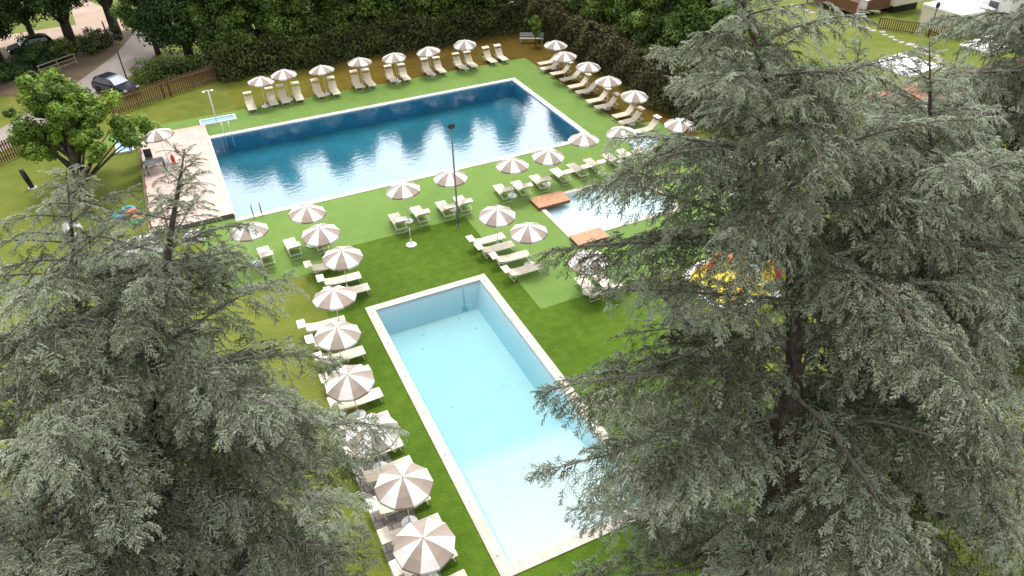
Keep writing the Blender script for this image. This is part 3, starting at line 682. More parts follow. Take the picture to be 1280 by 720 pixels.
# street lamp by the car
root = empty('street_lamp', (-4.4, 70.6, .01), 0, 'thin dark lamp post standing behind the parked blue car', 'street lamp')
MB().tube([(0, 0, 0), (0, 0, 3.6)], [.06, .04], 8).build('post', M['darkgrey'], root, True)
MB().lathe([(.05, 3.55), (.16, 3.62), (.2, 3.85), (.06, 4.0)], 10).build('lantern', M['darkgrey'], root)
for x, y, l in ((-5.7, 85.2, 'short wooden post left of the straight trunk by the dirt road'), (-2.6, 84.6, 'short wooden post right of the straight trunk by the dirt road')):
    root = empty('wooden_post', (x, y, 0), 0, l, 'post'); MB().tube([(0, 0, 0), (-.05, 0, 1.3)], [.09, .07], 8).build('post', M['deckrail'], root)
root = empty('log_fence', (-4.4, 93.5, 0), 0, 'low rustic rail fence on the grass beyond the dirt road', 'fence')
MB().tube([(0, 0, 1.0), (8, .4, 1.0)], .06, 8).build('rail', M['timber'], root)
for x in (.3, 3, 5.6, 7.8): MB().tube([(x, .05*x, 0), (x, .05*x, 1.1)], .07, 8).build('post', M['timber'], root)

# ------------------------------------------------------------------ cars
def make_car(paint):
    root = empty('parked_car', (0, 0, 0)); W = 1.7
    # side profile (y forward = -), lower body
    body = [(-2.0, .32), (-2.02, .62), (-1.9, .78), (-1.0, .92), (1.75, .95), (1.95, .8), (2.0, .4), (1.9, .28), (-1.8, .28)]
    def loft(prof, ws, name, m, smooth=False):
        vs = []; n = len(prof)
        for x in (-1, 1):
            for (y, z), w in zip(prof, ws): vs.append((x*w/2, y, z))
        fs = [tuple(range(n)), tuple(range(2*n-1, n-1, -1))]+[(i, i+n, (i+1) % n+n, (i+1) % n) for i in range(n)]
        mb = MB(); mb.add(vs, fs); return mb.build(name, m, root, bevel=.05)
    loft(body, [1.5, 1.55, 1.6, 1.7, 1.7, 1.62, 1.58, 1.6, 1.6], 'body', paint)
    cab = [(-.95, .9), (-.25, 1.36), (.0, 1.44), (1.1, 1.45), (1.6, 1.3), (1.85, .93)]
    loft(cab, [1.56, 1.24, 1.18, 1.18, 1.2, 1.52], 'cabin', paint)
    mb = MB(); mb.add([(-.66, -.94, .95), (.66, -.94, .95), (.55, -.29, 1.385), (-.55, -.29, 1.385)], [(0, 1, 2, 3)]); mb.v = [(x, y-.02, z+.025) for x, y, z in mb.v]; mb.build('windscreen', M['windscreen'], root)
    for s in (-1, 1):
        mb = MB(); mb.add([(s*.775, -.72, .97), (s*.765, 1.45, .98), (s*.635, 1.35, 1.3), (s*.63, -.1, 1.33)], [(0, 1, 2, 3) if s > 0 else (3, 2, 1, 0)]); mb.v = [(x+s*.02, y, z) for x, y, z in mb.v]; mb.build('side_window', M['glass'], root)
        MB().box((s*.6, -1.98, .64), (.3, .1, .14)).build('headlight', M['lamp'], root, bevel=.03)
        MB().box((s*.86, -.62, 1.0), (.16, .1, .12)).build('wing_mirror', paint, root, bevel=.03)
        for y in (-1.25, 1.25):
            mb = MB(); mb.lathe([(.2, -.1), (.31, -.1), (.32, 0), (.31, .1), (.2, .1)], 18); mb.v = [(z+s*.76, x+y, yy+.32) for x, yy, z in mb.v]
            wh = mb.build('wheel', M['rubber'], root); mb = MB(); mb.lathe([(.19, -.04), (.2, .0), (.05, .03)], 12); mb.v = [(s*(.835+z*.5), x+y, yy+.32) for x, yy, z in mb.v]; r_ = mb.build('rim', M['alloy'], wh)
    return root
c1 = make_car(M['paint']); c1.location = (-5.2, 67.2, .012); c1.rotation_euler = (0, 0, R(37)); tag(c1, 'dark blue hatchback parked behind the picket fence, windscreen with painted sky reflection facing the pools', 'car', 'parked cars')
c2 = copy_tree(c1); c2.location = (-12.2, 82.6, .006); c2.rotation_euler = (0, 0, R(285)); [setattr(ch, 'data', ch.data.copy()) or ch.data.materials.__setitem__(0, M['glass']) for ch in c2.children if ch.name.startswith('windscreen')]
for ch in c2.children:
    if ch.name.split('.')[0] in ('body', 'cabin'): ch.data = ch.data.copy(); ch.data.materials[0] = M['paintblack']
tag(c2, 'dark car parked in deep shade under the trees by the dirt road', 'car', 'parked cars')

# bicycle leaning by the trunk
root = empty('bicycle', (-6.5, 83.9, .005), R(25), 'pale bicycle standing beside the trunk at the dirt road', 'bicycle')
for x in (-.52, .52):
    mb = MB(); pts = [(x+.33*math.cos(t*math.pi/9), 0, .34+.33*math.sin(t*math.pi/9)) for t in range(19)]; mb.tube(pts, .025, 6, caps=False); mb.build('wheel', M['rubber'], root)
MB().tube([(-.52, 0, .34), (-.18, 0, .85), (.38, 0, .85), (-.05, 0, .32), (-.18, 0, .85)], .03, 6).tube([(-.52, 0, .34), (-.05, 0, .32)], .025, 6).tube([(.52, 0, .34), (.36, 0, .95)], .03, 6).build('frame', M['white'], root)
MB().tube([(.3, -.28, 1.0), (.36, 0, .98), (.3, .28, 1.0)], .02, 6).build('handlebar', M['black'], root); MB().box((-.2, 0, .93), (.26, .14, .06)).build('saddle', M['black'], root, bevel=.02)

# a person by the road
def person(x, y, rz, label):
    me = bpy.data.meshes.new('person')
    J = [(0, 0, .95, .15), (0, -.01, 1.2, .145), (0, 0, 1.42, .12), (0, -.01, 1.52, .06), (0, -.03, 1.64, .1), (0, -.02, 1.74, .085),
         (.1, 0, .88, .1), (.11, -.03, .48, .065), (.12, .03, .09, .045), (.13, -.1, .04, .04),
         (-.1, 0, .88, .1), (-.12, -.05, .48, .065), (-.13, .0, .09, .045), (-.14, -.13, .04, .04),
         (.2, 0, 1.4, .065), (.25, .03, 1.12, .045), (.24, -.1, .88, .035), (-.2, 0, 1.4, .065), (-.26, .02, 1.12, .045), (-.24, -.1, .88, .035)]
    Ed = [(0, 1), (1, 2), (2, 3), (3, 4), (4, 5), (0, 6), (6, 7), (7, 8), (8, 9), (0, 10), (10, 11), (11, 12), (12, 13), (2, 14), (14, 15), (15, 16), (2, 17), (17, 18), (18, 19)]
    me.from_pydata([j[:3] for j in J], Ed, []); o = link('person', me)
    sk = o.modifiers.new('skin', 'SKIN'); o.modifiers.new('sub', 'SUBSURF').levels = 1; o.modifiers['sub'].render_levels = 1
    for v, j in zip(me.skin_vertices[0].data, J): v.radius = (j[3], j[3])
    me.skin_vertices[0].data[0].use_root = True
    m = bpy.data.materials.new('clothed_figure'); m.use_nodes = True; nt = m.node_tree; b = nt.nodes['Principled BSDF']; b.inputs['Roughness'].default_value = .8
    tc = nt.nodes.new('ShaderNodeTexCoord'); sx = nt.nodes.new('ShaderNodeSeparateXYZ'); nt.links.new(tc.outputs['Object'], sx.inputs[0])
    mr = nt.nodes.new('ShaderNodeMath'); mr.operation = 'DIVIDE'; mr.inputs[1].default_value = 1.85; nt.links.new(sx.outputs['Z'], mr.inputs[0])
    cr = nt.nodes.new('ShaderNodeValToRGB'); cr.color_ramp.interpolation = 'CONSTANT'; el = cr.color_ramp.elements
    while len(el) < 5: el.new(.5)
    for e, (p, c) in zip(el, ((0, (.02, .02, .025)), (.03, (.025, .025, .035)), (.5, (.03, .22, .2)), (.81, (.45, .29, .21)), (.93, (.03, .02, .015)))): e.position = p; e.color = (*c, 1)
    nt.links.new(mr.outputs[0], cr.inputs[0]); nt.links.new(cr.outputs[0], b.inputs['Base Color']); me.materials.append(m)
    o.location = (x, y, .012); o.rotation_euler = (0, 0, rz); tag(o, label, 'person')
person(-2.3, 84.0, .6, 'person in teal top and dark trousers standing on the road under the trees')

# ------------------------------------------------------------------ houses on the right
root = empty('timber_deck', (66.2, 56.2, 0), 0, 'raised brown timber deck with solid railing in front of the mobile home', 'deck')
MB().box((-.2, 0, .55), (6.6, 6.9, .12)).build('boards', M['deckrail'], root)
for x, y in ((-3.3, -3.3), (-3.3, 0), (-3.3, 3.3), (0, -3.3), (2.8, -3.3)): MB().box((x, y, .25), (.14, .14, .5)).build('post', M['timber'], root)
mb = MB()
for k in range(34): mb.box((-3.45, -3.35+.205*k, 1.1), (.03, .18, .95))
mb.build('front_railing', M['brownwood'], root); mb = MB()
for k in range(28): mb.box((-1.9+.18*k, -3.4, 1.1), (.155, .03, .95))
mb.build('side_railing', M['brownwood'], root)
MB().box((-3.45, 0, 1.6), (.12, 7, .06)).box((.55, -3.4, 1.603), (5.0, .12, .06)).build('handrail', M['deckrail'], root)
root = empty('garden_steps', (63.0, 52.2, 0), R(-8), 'pale three tread steps leading up to the brown timber deck', 'steps')
for k in range(3): MB().box((0, -.3+.3*k, .1+.1*k), (1.1, .34, .2+.2*k-.003*k)).build('tread', M['concrete'], root)
root = empty('parasol_box', (64.6, 53.4, .62), .2, 'white cushion box with dark patches standing at the deck corner', 'box')
MB().box((0, 0, .45), (.9, .8, .9)).build('body', M['white'], root, bevel=.04); MB().box((0, -.42, .4), (.4, .02, .4)).build('panel', M['darkgrey'], root); MB().box((0, 0, .93), (1.0, .9, .07)).build('lid', M['white'], root)
def mobile_home(x0, y0, x1, y1, h, wall, label):
    root = empty('mobile_home', ((x0+x1)/2, (y0+y1)/2, 0), 0, label, 'mobile home'); w, d = x1-x0, y1-y0
    MB().box((0, 0, .75+h/2), (w, d, h)).build('wall', wall, root)
    MB().box((0, 0, .37), (w-.5, d-.5, .74)).build('skirting', M['black'], root)
    mb = MB(); z = .75+h; mb.add([(-w/2-.2, -d/2-.2, z), (w/2+.2, -d/2-.2, z), (w/2+.2, d/2+.2, z), (-w/2-.2, d/2+.2, z), (0, -d/2-.2, z+.6), (0, d/2+.2, z+.6)], [(0, 1, 4), (1, 2, 5, 4), (2, 3, 5), (3, 0, 4, 5), (3, 2, 1, 0)]); mb.build('roof', M['concrete'], root)
    for x, y, rz in ((-.9, -d/2-.02, 0), (1.0, -d/2-.02, 0), (-w/2-.02, d*.2, 90), (-w/2-.02, -d*.3, 90)):
        f = empty('window', (x, y, 0)); f.parent = root; f.rotation_euler = (0, 0, R(rz)); f.location = (x, y, .75+h*.62)
        MB().box((0, 0, 0), (1.1, .06, .9)).build('window_frame', M['white'], f); MB().box((0, -.02 if rz == 0 else .02, 0), (.94, .06, .74)).build('pane', M['glass'], f)
    mb = MB()
    for k in range(3): mb.box((0, -d/2-.012, .95+.45*k), (w, .02, .03))
    mb.build('trim', M['creammetal'], root)
mobile_home(67.35, 52.2, 71.3, 61, 2.6, M['cream'], 'cream clad mobile home standing behind the brown timber deck')
mobile_home(70.3, 42.4, 75.5, 50.4, 2.7, M['whitewall'], 'white mobile home partly behind the white party tent')
root = empty('party_tent', (68.2, 45.9, 0), R(-3), 'white party tent with pitched roof beside the brown balustrade', 'tent')
mb = MB(); mb.add([(-2.2, -2.2, 2.2), (2.2, -2.2, 2.2), (2.2, 2.2, 2.2), (-2.2, 2.2, 2.2), (0, 0, 3.1), (-2.2, -2.2, 2.0), (2.2, -2.2, 2.0), (2.2, 2.2, 2.0), (-2.2, 2.2, 2.0)], [(0, 1, 4), (1, 2, 4), (2, 3, 4), (3, 0, 4), (0, 5, 6, 1), (1, 6, 7, 2), (2, 7, 8, 3), (3, 8, 5, 0)]); mb.build('roof', M['canopywhite'], root)
for x in (-2.1, 2.1):
    for y in (-2.1, 2.1): MB().tube([(x, y, 0), (x, y, 2.1)], .04, 8).build('pole', M['white'], root)
mb = MB(); mb.box((-2.12, .3, 1.05), (.02, 3.4, 1.9)); mb.box((.4, -2.12, 1.05), (3.2, .02, 1.9)); mb.build('side_curtain', M['cream'], root)
root = empty('balustrade', (64.0, 46.9, 0), math.atan2(-5.2, 3.2), 'dark brown wooden balustrade in front of the white party tent', 'balustrade')
mb = MB()
for k in range(30): mb.box((-3.0+.2*k, 0, .55), (.1, .03, .9))
mb.build('balusters', M['brownwood'], root); MB().box((0, 0, 1.05), (6.2, .1, .07)).build('handrail', M['deckrail'], root); MB().box((0, 0, .1), (6.2, .06, .08)).build('lower_rail', M['deckrail'], root)
for x in (-3.05, 0, 3.05): MB().box((x, .07, .55), (.1, .1, 1.1)).build('post', M['deckrail'], root)
root = empty('street_lamp', (64.4, 45.4, 0), 0, 'dark garden lamp post with lantern head beside the white party tent', 'street lamp')
MB().tube([(0, 0, 0), (0, 0, 2.7)], [.06, .05], 8).build('post', M['darkgrey'], root, True); MB().lathe([(.06, 2.65), (.18, 2.75), (.2, 3.05), (.08, 3.2)], 10).build('lantern', M['darkgrey'], root)
# tiled building behind the right cedar, with two white flat canopies
def gable(name, x0, y0, x1, y1, eave, ridge, label, wallm):
    root = empty(name, ((x0+x1)/2, (y0+y1)/2, 0), 0, label, 'building'); w, d = x1-x0, y1-y0
    MB().box((0, 0, eave/2), (w, d, eave)).build('wall', wallm, root)
    mb = MB(); e = .45; th = .14
    a = [(-w/2-e, -d/2-e, eave-.12), (w/2+e, -d/2-e, eave-.12), (w/2+e-1.6, 0, ridge), (-w/2-e+1.6, 0, ridge), (w/2+e, d/2+e, eave-.12), (-w/2-e, d/2+e, eave-.12)]
    mb.add(a, [(0, 1, 2, 3), (1, 4, 2), (4, 5, 3, 2), (5, 0, 3), (5, 4, 1, 0)]); rf = mb.build('roof', M['tilered'], root)
    # tile courses as shallow ribs running down the slope
    rb = MB()
    for k in range(int(w/.32)):
        x = -w/2+.2+.32*k
        if abs(x) < w/2-1.3:
            for s in (-1, 1): rb.tube([(x, s*(d/2+e), eave-.10), (x, s*.05, ridge+.02)], .07, 6)
    rb.tube([(-w/2-e+1.6, 0, ridge+.06), (w/2+e-1.6, 0, ridge+.06)], .12, 8)
    rb.build('ridge_tiles', M['tilered'], rf)
    for x in (-w*.3, 0, w*.3): MB().box((x, d/2+.01, eave*.55), (1.0, .06, 1.1)).build('window', M['glass'], root)
    return root
gable('tiled_building', 43.2, 28.6, 62, 33.0, 2.7, 3.9, 'low building with terracotta tiled roof behind the right cedar', M['whitewall'])
gable('tiled_building', 74.0, 33.5, 84, 44, 2.9, 5.2, 'house with terracotta roof beyond the white party tent', M['whitewall'])
def canopy(x0, y0, x1, y1, label):
    root = empty('flat_canopy', ((x0+x1)/2, (y0+y1)/2, 0), R(6), label, 'canopy', 'flat white canopies'); w, d = x1-x0, y1-y0
    MB().box((0, 0, 2.85), (w, d, .12)).build('roof', M['canopywhite'], root, bevel=.02)
    for x in (-w/2+.12, w/2-.12):
        for y in (-d/2+.12, d/2-.12): MB().box((x, y, 1.4), (.09, .09, 2.79)).build('post', M['grey'], root)
canopy(47.4, 34.2, 51.4, 37.7, 'flat white canopy between the lawn and the red tiled roof')
canopy(56.9, 34.6, 61.6, 37.4, 'flat white canopy farther right, under the overhanging cedar branch')
# stepping stones
SG = 'stepping stones across the right lawn'; st0 = None
pts = [(61.2, 59.6), (60.9, 56.5), (61.4, 53.6), (61.8, 50.0), (61.4, 45.5), (60.6, 41.5), (58.6, 38.0)]
for a, b in zip(pts, pts[1:]):
    L = math.dist(a, b); n = int(L/.75)
    for k in range(n):
        t = k/n; x, y = a[0]+(b[0]-a[0])*t+random.uniform(-.35, .35), a[1]+(b[1]-a[1])*t
        if st0 is None:
            st0 = MB().lathe([(.40, -.02), (.42, .02), (.38, .045)], 9).build('stepping_stone', M['flag']); o = st0
        else: o = st0.copy(); COL.objects.link(o)
        o.location = (x, y, 0); o.rotation_euler = (0, 0, random.uniform(0, 6)); s = random.uniform(.7, 1.3); o.scale = (s, s*random.uniform(.6, .9), 1)
        tag(o, 'flat pale stepping stone set in the lawn path before the deck and tent', 'stepping stone', SG)

# ------------------------------------------------------------------ vegetation
def quads(P, N, S, rng, aspect=.6):
    """leaf quads centred on P, normals about N, sizes S"""
    n = len(P); r = rng.normal(size=(n, 3)); T = np.cross(N, r); T /= np.linalg.norm(T, axis=1)[:, None]+1e-9
    B = np.cross(N, T); B /= np.linalg.norm(B, axis=1)[:, None]+1e-9
    a = T*S[:, None]*.5; b = B*S[:, None]*.5*aspect; fold = N*S[:, None]*.12
    V = np.stack([P-a, P-b+fold, P+a, P+b+fold], 1).reshape(-1, 3)
    return V, np.arange(4*n).reshape(-1, 4)
def leaf_cloud(name, centers, radii, per, size, m, parent, rng, flat=.8, tint=(.1, .9), up=.6):
    C = np.asarray(centers, float); K = len(C); rad = np.asarray(radii, float)
    idx = np.repeat(np.arange(K), per); n = len(idx)
    d = rng.normal(size=(n, 3)); d /= np.linalg.norm(d, axis=1)[:, None]
    rr = rad[idx]*(rng.random(n)**.45)
    P = C[idx]+d*rr[:, None]*np.array([1, 1, flat])
    N = d+np.array([0, 0, up])+rng.normal(size=(n, 3))*.5; N /= np.linalg.norm(N, axis=1)[:, None]
    S = size*rng.uniform(.6, 1.35, n)
    V, F = quads(P, N, S, rng)
    tc = rng.uniform(tint[0], tint[1], K)
    t = np.clip(tc[idx]+rng.normal(size=n)*.18, 0, 1)
    return np_mesh(name, V, F, m, parent, np.repeat(t, 4))
def tree(name, x, y, h, crown_r, crown_z0, label, leafm, seed, trunk_r=.22, clumps=60, per=220, leaf=.22, cat='tree', group=None, shape='round', barkm=None, off=(0, 0), lobes=0):
    rng = np.random.default_rng(seed); root = empty(name, (x, y, 0), 0, label, cat, group)
    top = h*.85; mb = MB(); bend = rng.normal(size=2)*.25
    mb.tube([(0, 0, -.05), (bend[0]*.3+off[0]*.2, bend[1]*.3, h*.25), (bend[0]+off[0]*.6, bend[1]+off[1]*.6, h*.5), (bend[0]*1.2+off[0], bend[1]*1.2+off[1], top)], [trunk_r*1.25, trunk_r, trunk_r*.7, trunk_r*.15], 9)
    C = []; Rd = []; LB = []
    for k in range(lobes):
        a = k*2.4+rng.normal()*.3; v = (k+.5)/lobes; q = crown_r*rng.uniform(.55, .95)*(1-.55*v)
        LB.append((q*math.cos(a), q*math.sin(a), crown_z0+(h-crown_z0)*(.12+.8*v), crown_r*rng.uniform(.17, .30)))
    for k in range(clumps):
        u = rng.random(); z = crown_z0+(h-crown_z0)*u
        if shape == 'round': rr = crown_r*math.sqrt(max(.05, 1-(2*u-1)**2))**.8
        elif shape == 'cone': rr = crown_r*(1-.85*u)+.25
        else: rr = crown_r*(1-u**3)*.95+.2
        a = rng.random()*6.283; q = rr*(.45+.5*rng.random()**.6)
        if lobes:
            lb = LB[k % lobes]; C.append((off[0]+lb[0]+rng.normal()*lb[3], off[1]+lb[1]+rng.normal()*lb[3], lb[2]+rng.normal()*lb[3]*.6)); Rd.append(lb[3]*rng.uniform(.45, .85)); continue
        C.append((off[0]+q*math.cos(a), off[1]+q*math.sin(a), z)); Rd.append(crown_r*rng.uniform(.2, .36)+.12)
    for k in range(0, clumps, 3):
        c = Vector(C[k]); z0 = max(h*.15, c.z-crown_r*.7); f = min(1, z0/(h*.5)); p0 = Vector(((bend[0]+off[0]*.6)*f, (bend[1]+off[1]*.6)*f, z0))
        mb.tube([p0, p0.lerp(c, .55)+Vector((0, 0, .25)), c], [trunk_r*.35, trunk_r*.2, trunk_r*.06], 5)
    mb.build('trunk', barkm or M['bark'], root, True)
    leaf_cloud('crown', C, Rd, per, leaf, leafm, root, rng)
    return root
def hedge(x0, y0, x1, y1, h, label, m, seed, dens=95, leaf=.22, cat='hedge'):
    rng = np.random.default_rng(seed); root = empty('clipped_hedge' if h > 2 else 'low_shrub', ((x0+x1)/2, (y0+y1)/2, 0), 0, label, cat)
    w, d = x1-x0, y1-y0; MB().box((0, 0, h/2-.1), (w-1.0, d-1.0, h-.7)).build('branches', M['hedgecore'], root)  # solid dark core added to stop light passing through, stands in for branches
    Ps = []; Ns = []
    for area, f in ((w*h, lambda n: (rng.uniform(-w/2, w/2, n), np.full(n, -d/2), rng.uniform(0, h, n), (0, -1, 0))), (w*h*.3, lambda n: (rng.uniform(-w/2, w/2, n), np.full(n, d/2), rng.uniform(0, h, n), (0, 1, 0))),
                    (d*h, lambda n: (np.full(n, -w/2), rng.uniform(-d/2, d/2, n), rng.uniform(0, h, n), (-1, 0, 0))), (d*h*.5, lambda n: (np.full(n, w/2), rng.uniform(-d/2, d/2, n), rng.uniform(0, h, n), (1, 0, 0))),
                    (w*d, lambda n: (rng.uniform(-w/2, w/2, n), rng.uniform(-d/2, d/2, n), np.full(n, h), (0, 0, 1)))):
        n = int(area*dens); X, Y, Z, nv = f(n); nv = np.array(nv, float)
        P = np.stack([X, Y, Z], 1)
        ph = np.sin(X*1.7+seed)*np.sin(Z*2.1+Y*1.9)*.32+np.sin(X*.6+Y*.7+seed*2)*.26+np.sin(X*1.1+seed)*np.sin(Y*1.2+1)*.18*(np.abs(nv[2])>0)+np.sin(X*3.9+Z*1.3)*np.sin(Y*3.3+Z*2.9)*.12+rng.normal(size=n)*.14
        Ps.append(P+nv*ph[:, None]); Ns.append(nv+rng.normal(size=(n, 3))*.7+np.array([0, 0, .4]))
    P = np.concatenate(Ps); N = np.concatenate(Ns); N /= np.linalg.norm(N, axis=1)[:, None]; n = len(P)
    V, F = quads(P, N, leaf*rng.uniform(.6, 1.4, n), rng)
    t = np.clip(.45+.25*np.sin(P[:, 0]*1.1+seed)*np.sin(P[:, 2]*1.6+P[:, 1]*1.3)+rng.normal(size=n)*.2, 0, 1)
    np_mesh('foliage', V, F, m, root, np.repeat(t, 4)); return root

hedge(3.0, 65.3, 32.6, 67.2, 3.0, 'tall dark clipped hedge behind the far row of loungers', M['leafhedge'], 3)
hedge(32.5, 39.5, 34.4, 66.0, 3.4, 'tall brownish clipped hedge along the right side behind the parasols', M['leafbrown'], 4)
hedge(-3.2, 67.9, 1.9, 69.6, 1.5, 'bright clipped shrub hedge behind the brown picket fence', M['leafmid'], 5, 90, .2, 'shrub')
BG = 'trees rising behind the back hedge'
xs = [4.8, 7.2, 9.8, 12.4, 15.0, 17.6, 20.2, 22.8, 25.4, 28.2, 31.2]; hs = [10.5, 12.0, 9.4, 11.6, 10.8, 9.0, 11.4, 8.6, 11.8, 9.6, 13.0]
for i, (x, h) in enumerate(zip(xs, hs)):
    tree('hedge_tree', x, 68.1+random.uniform(-.3, .6), h, 2.6, .8, f'dense green tree, {ORD[i]} from the left behind the long back hedge', M['leafmid'] if i % 3 else M['leafhedgetree'], 20+i, .22, 110, 260, .26, group=BG, shape='col')
RG = 'trees rising behind the right hedge'
ys = [63.5, 59.6, 55.6, 51.8, 48.0, 44.4, 40.9, 37.9]; hr = [12, 12.5, 11.5, 11.8, 11, 10.0, 8.6, 6.5]
for i, (y, h) in enumerate(zip(ys, hr)):
    tree('hedge_tree', 35.9+random.uniform(-.2, .6), y, h, 2.5, 1.4, f'bushy green tree, {ORD[i]} from the bench corner behind the right hedge', M['leafmid'], 40+i, .22, 95, 260, .24, group=RG, shape='col')
# trees and shrubs by the road, top left
tree('broadleaf_tree', 1.2, 73.6, 11, 4.3, 1.8, 'large dark green tree between the road and the back hedge', M['leafdark'], 60, .35, 110, 300, .27)
tree('broadleaf_tree', -1.4, 76.0, 9, 2.6, 2.6, 'smaller green tree leaning over the road by the shrub hedge', M['leafmid'], 61, .22, 60, 240, .26)
tree('broadleaf_tree', 4.2, 70.5, 11.5, 2.6, .8, 'green tree with pale crown at the left end of the back hedge', M['leafmid'], 67, .3, 90, 300, .24)
tree('broadleaf_tree', -4.7, 83.6, 13, 4.2, 4.6, 'tall tree with straight dark trunk beside the bicycle', M['leafdark'], 62, .42, 80, 240, .28)
tree('broadleaf_tree', -8.7, 81.5, 13, 4.5, 4.2, 'tree with thick dark trunk between the shaded car and the shrubs', M['leafdark'], 63, .42, 90, 240, .28)
tree('broadleaf_tree', -12.2, 85.6, 10, 3.4, 2.6, 'twin stemmed tree behind the car in the shade', M['leafdark'], 64, .26, 70, 240, .28)
tree('broadleaf_tree', -14.6, 79.6, 12, 4.0, 2.9, 'dark leafy tree at the far left beside the shaded car', M['leafdark'], 65, .3, 90, 240, .28)
tree('broadleaf_tree', -17.0, 74.6, 10, 3.6, 2.4, 'dark leafy tree at the left border of the photo above the path', M['leafdark'], 66, .3, 80, 240, .28)
for i, (x, y, r, m, l) in enumerate(((-11.8, 78.2, 1.7, 'leafdark', 'dark spreading shrub left of the tubular railing'), (-9.6, 79.0, 1.4, 'leafmid', 'green shrub above the end of the tubular railing'), (-7.0, 79.6, 1.5, 'leafhedge', 'dark shrub on the bare bank right of the railing'),
        (-5.9, 81.4, 1.1, 'leafbrown', 'brownish shrub at the foot of the straight trunk'), (-13.8, 75.4, 1.5, 'leafdark', 'dark shrub below the railing at the left border'), (-10.2, 70.6, 1.2, 'leafmaple', 'yellow green shrub with orange tips beside the road behind the bright tree'))):
    rng = np.random.default_rng(90+i); root = empty('shrub', (x, y, 0), 0, l, 'shrub')
    C = [(rng.normal()*r*.5, rng.normal()*r*.4, abs(rng.normal())*r*.45+.3) for k in range(26)]
    mb = MB()
    for c in C[::2]: mb.tube([(0, 0, 0), c], [.04, .012], 5)
    mb.build('stems', M['bark'], root); leaf_cloud('foliage', C, [r*.36]*26, 140, .2, M[m], root, rng)
# bright tree on the left lawn
root = tree('leafy_tree', -7.5, 47.7, 7.2, 3.5, 2.0, 'bright green broadleaf tree on the lawn left of the terrace', M['leafmaple'], 70, .24, 150, 290, .2, barkm=M['bark'], off=(.2, 2.9), lobes=13)
# sapling by the bench
tree('sapling', 30.9, 60.9, 2.7, .55, 1.0, 'slender bright green sapling in front of the grey bench', M['leafmaple'], 71, .035, 24, 60, .14)
# shrubs at the foot of the cedars, right
for i, (x, y, r, hh, m, l) in enumerate(((45.2, 40.6, 1.9, 2.2, 'leafmid', 'loose green shrub at the lawn edge left of the white canopy'), (41.8, 36.0, 2.2, 2.4, 'leafmid', 'green shrub in front of the red tiled roof'), (43.8, 37.6, 1.8, 1.9, 'leafmaple', 'light green shrub between the cedar and the lawn'),
        (29.5, 12.9, 2.6, 2.6, 'leafmid', 'broad green shrub with yellow flowers under the right cedar'), (33.0, 20.5, 3.0, 2.8, 'leafdark', 'dark green shrub mass behind the right cedar'), (26.5, 16.0, 2.6, 2.2, 'leafmid', 'green shrub in the gap between the two right cedars'), (39.0, 26.0, 3.4, 3.0, 'leafdark', 'dark shrub below the red tiled building'))):
    rng = np.random.default_rng(120+i); root = empty('shrub', (x, y, 0), 0, l, 'shrub'); n = 40
    C = [(rng.normal()*r*.45, rng.normal()*r*.45, abs(rng.normal())*hh*.42+.3) for k in range(n)]
    mb = MB()
    for c in C[::2]: mb.tube([(0, 0, 0), c], [.05, .012], 5)
    mb.build('stems', M['bark'], root); leaf_cloud('foliage', C, [r*.3]*n, 150, .17, M[m], root, rng)
    if i == 3: leaf_cloud('blossom', [c for c in C if c[2] > 1.0][:6], [.5]*6 if len([c for c in C if c[2] > 1.0]) >= 6 else [.5]*len([c for c in C if c[2] > 1.0]), 26, .12, M['flowers'], root, rng)

# ------------------------------------------------------------------ cedars
def spray_template(rng, side=9, nodes=7, needles=4):
    """flat drooping spray of a twig with side shoots clothed in needle tufts, length 1 along x"""
    V = []; F = []; T = []
    def shoot(o, d, L, tone):
        d = d/np.linalg.norm(d); lat = np.cross(np.array([0, 0, 1.0]), d); lat /= np.linalg.norm(lat)+1e-9; upv = np.cross(d, lat)
        i = len(V); V.extend([o-lat*.008, o+lat*.008, o+d*L-np.array([0, 0, .12*L])]); F.append((i, i+1, i+2)); T.extend([.05, .05, .2])
        for k in range(nodes):
            x = (k+.5+rng.uniform(-.2, .2))/nodes; p = o+d*L*x-np.array([0, 0, .12*L*x*x])
            for q in range(needles):
                a = rng.uniform(-.5, math.pi+.5); f = rng.uniform(.15, .9)
                nd = d*f+lat*math.cos(a)+upv*math.sin(a)*.8; nd /= np.linalg.norm(nd); t = np.cross(nd, rng.normal(size=3)); t /= np.linalg.norm(t)
                w = rng.uniform(.020, .031); l = rng.uniform(.045, .07)*(1.1-.35*x); i = len(V)
                V.extend([p-t*w, p+t*w, p+nd*l]); F.append((i, i+1, i+2)); c = .40+.24*x+tone+.14*math.sin(a); T.extend([c-.2, c-.2, c+.2])  # young tips paler; upper needles lighter, light from above put into the tint
    for k in range(side):
        x = .06+.9*(k+rng.uniform(-.3, .3))/side; sg = 1 if k % 2 else -1; an = R(rng.uniform(38, 62)-14*x)*sg
        o = np.array([x, 0, -.22*x*x]); d = np.array([math.cos(an), math.sin(an), rng.uniform(-.45, .12)-.3*x])
        shoot(o, d, (.44-.24*x)*rng.uniform(.7, 1.2), rng.normal()*.11)
    shoot(np.array([.7, 0, -.11]), np.array([1, 0, -.5]), .32, .08)
    shoot(np.array([.3, 0, -.02]), np.array([1, 0, -.3]), .4, .0)
    return np.array(V), np.array(F), np.array(T)
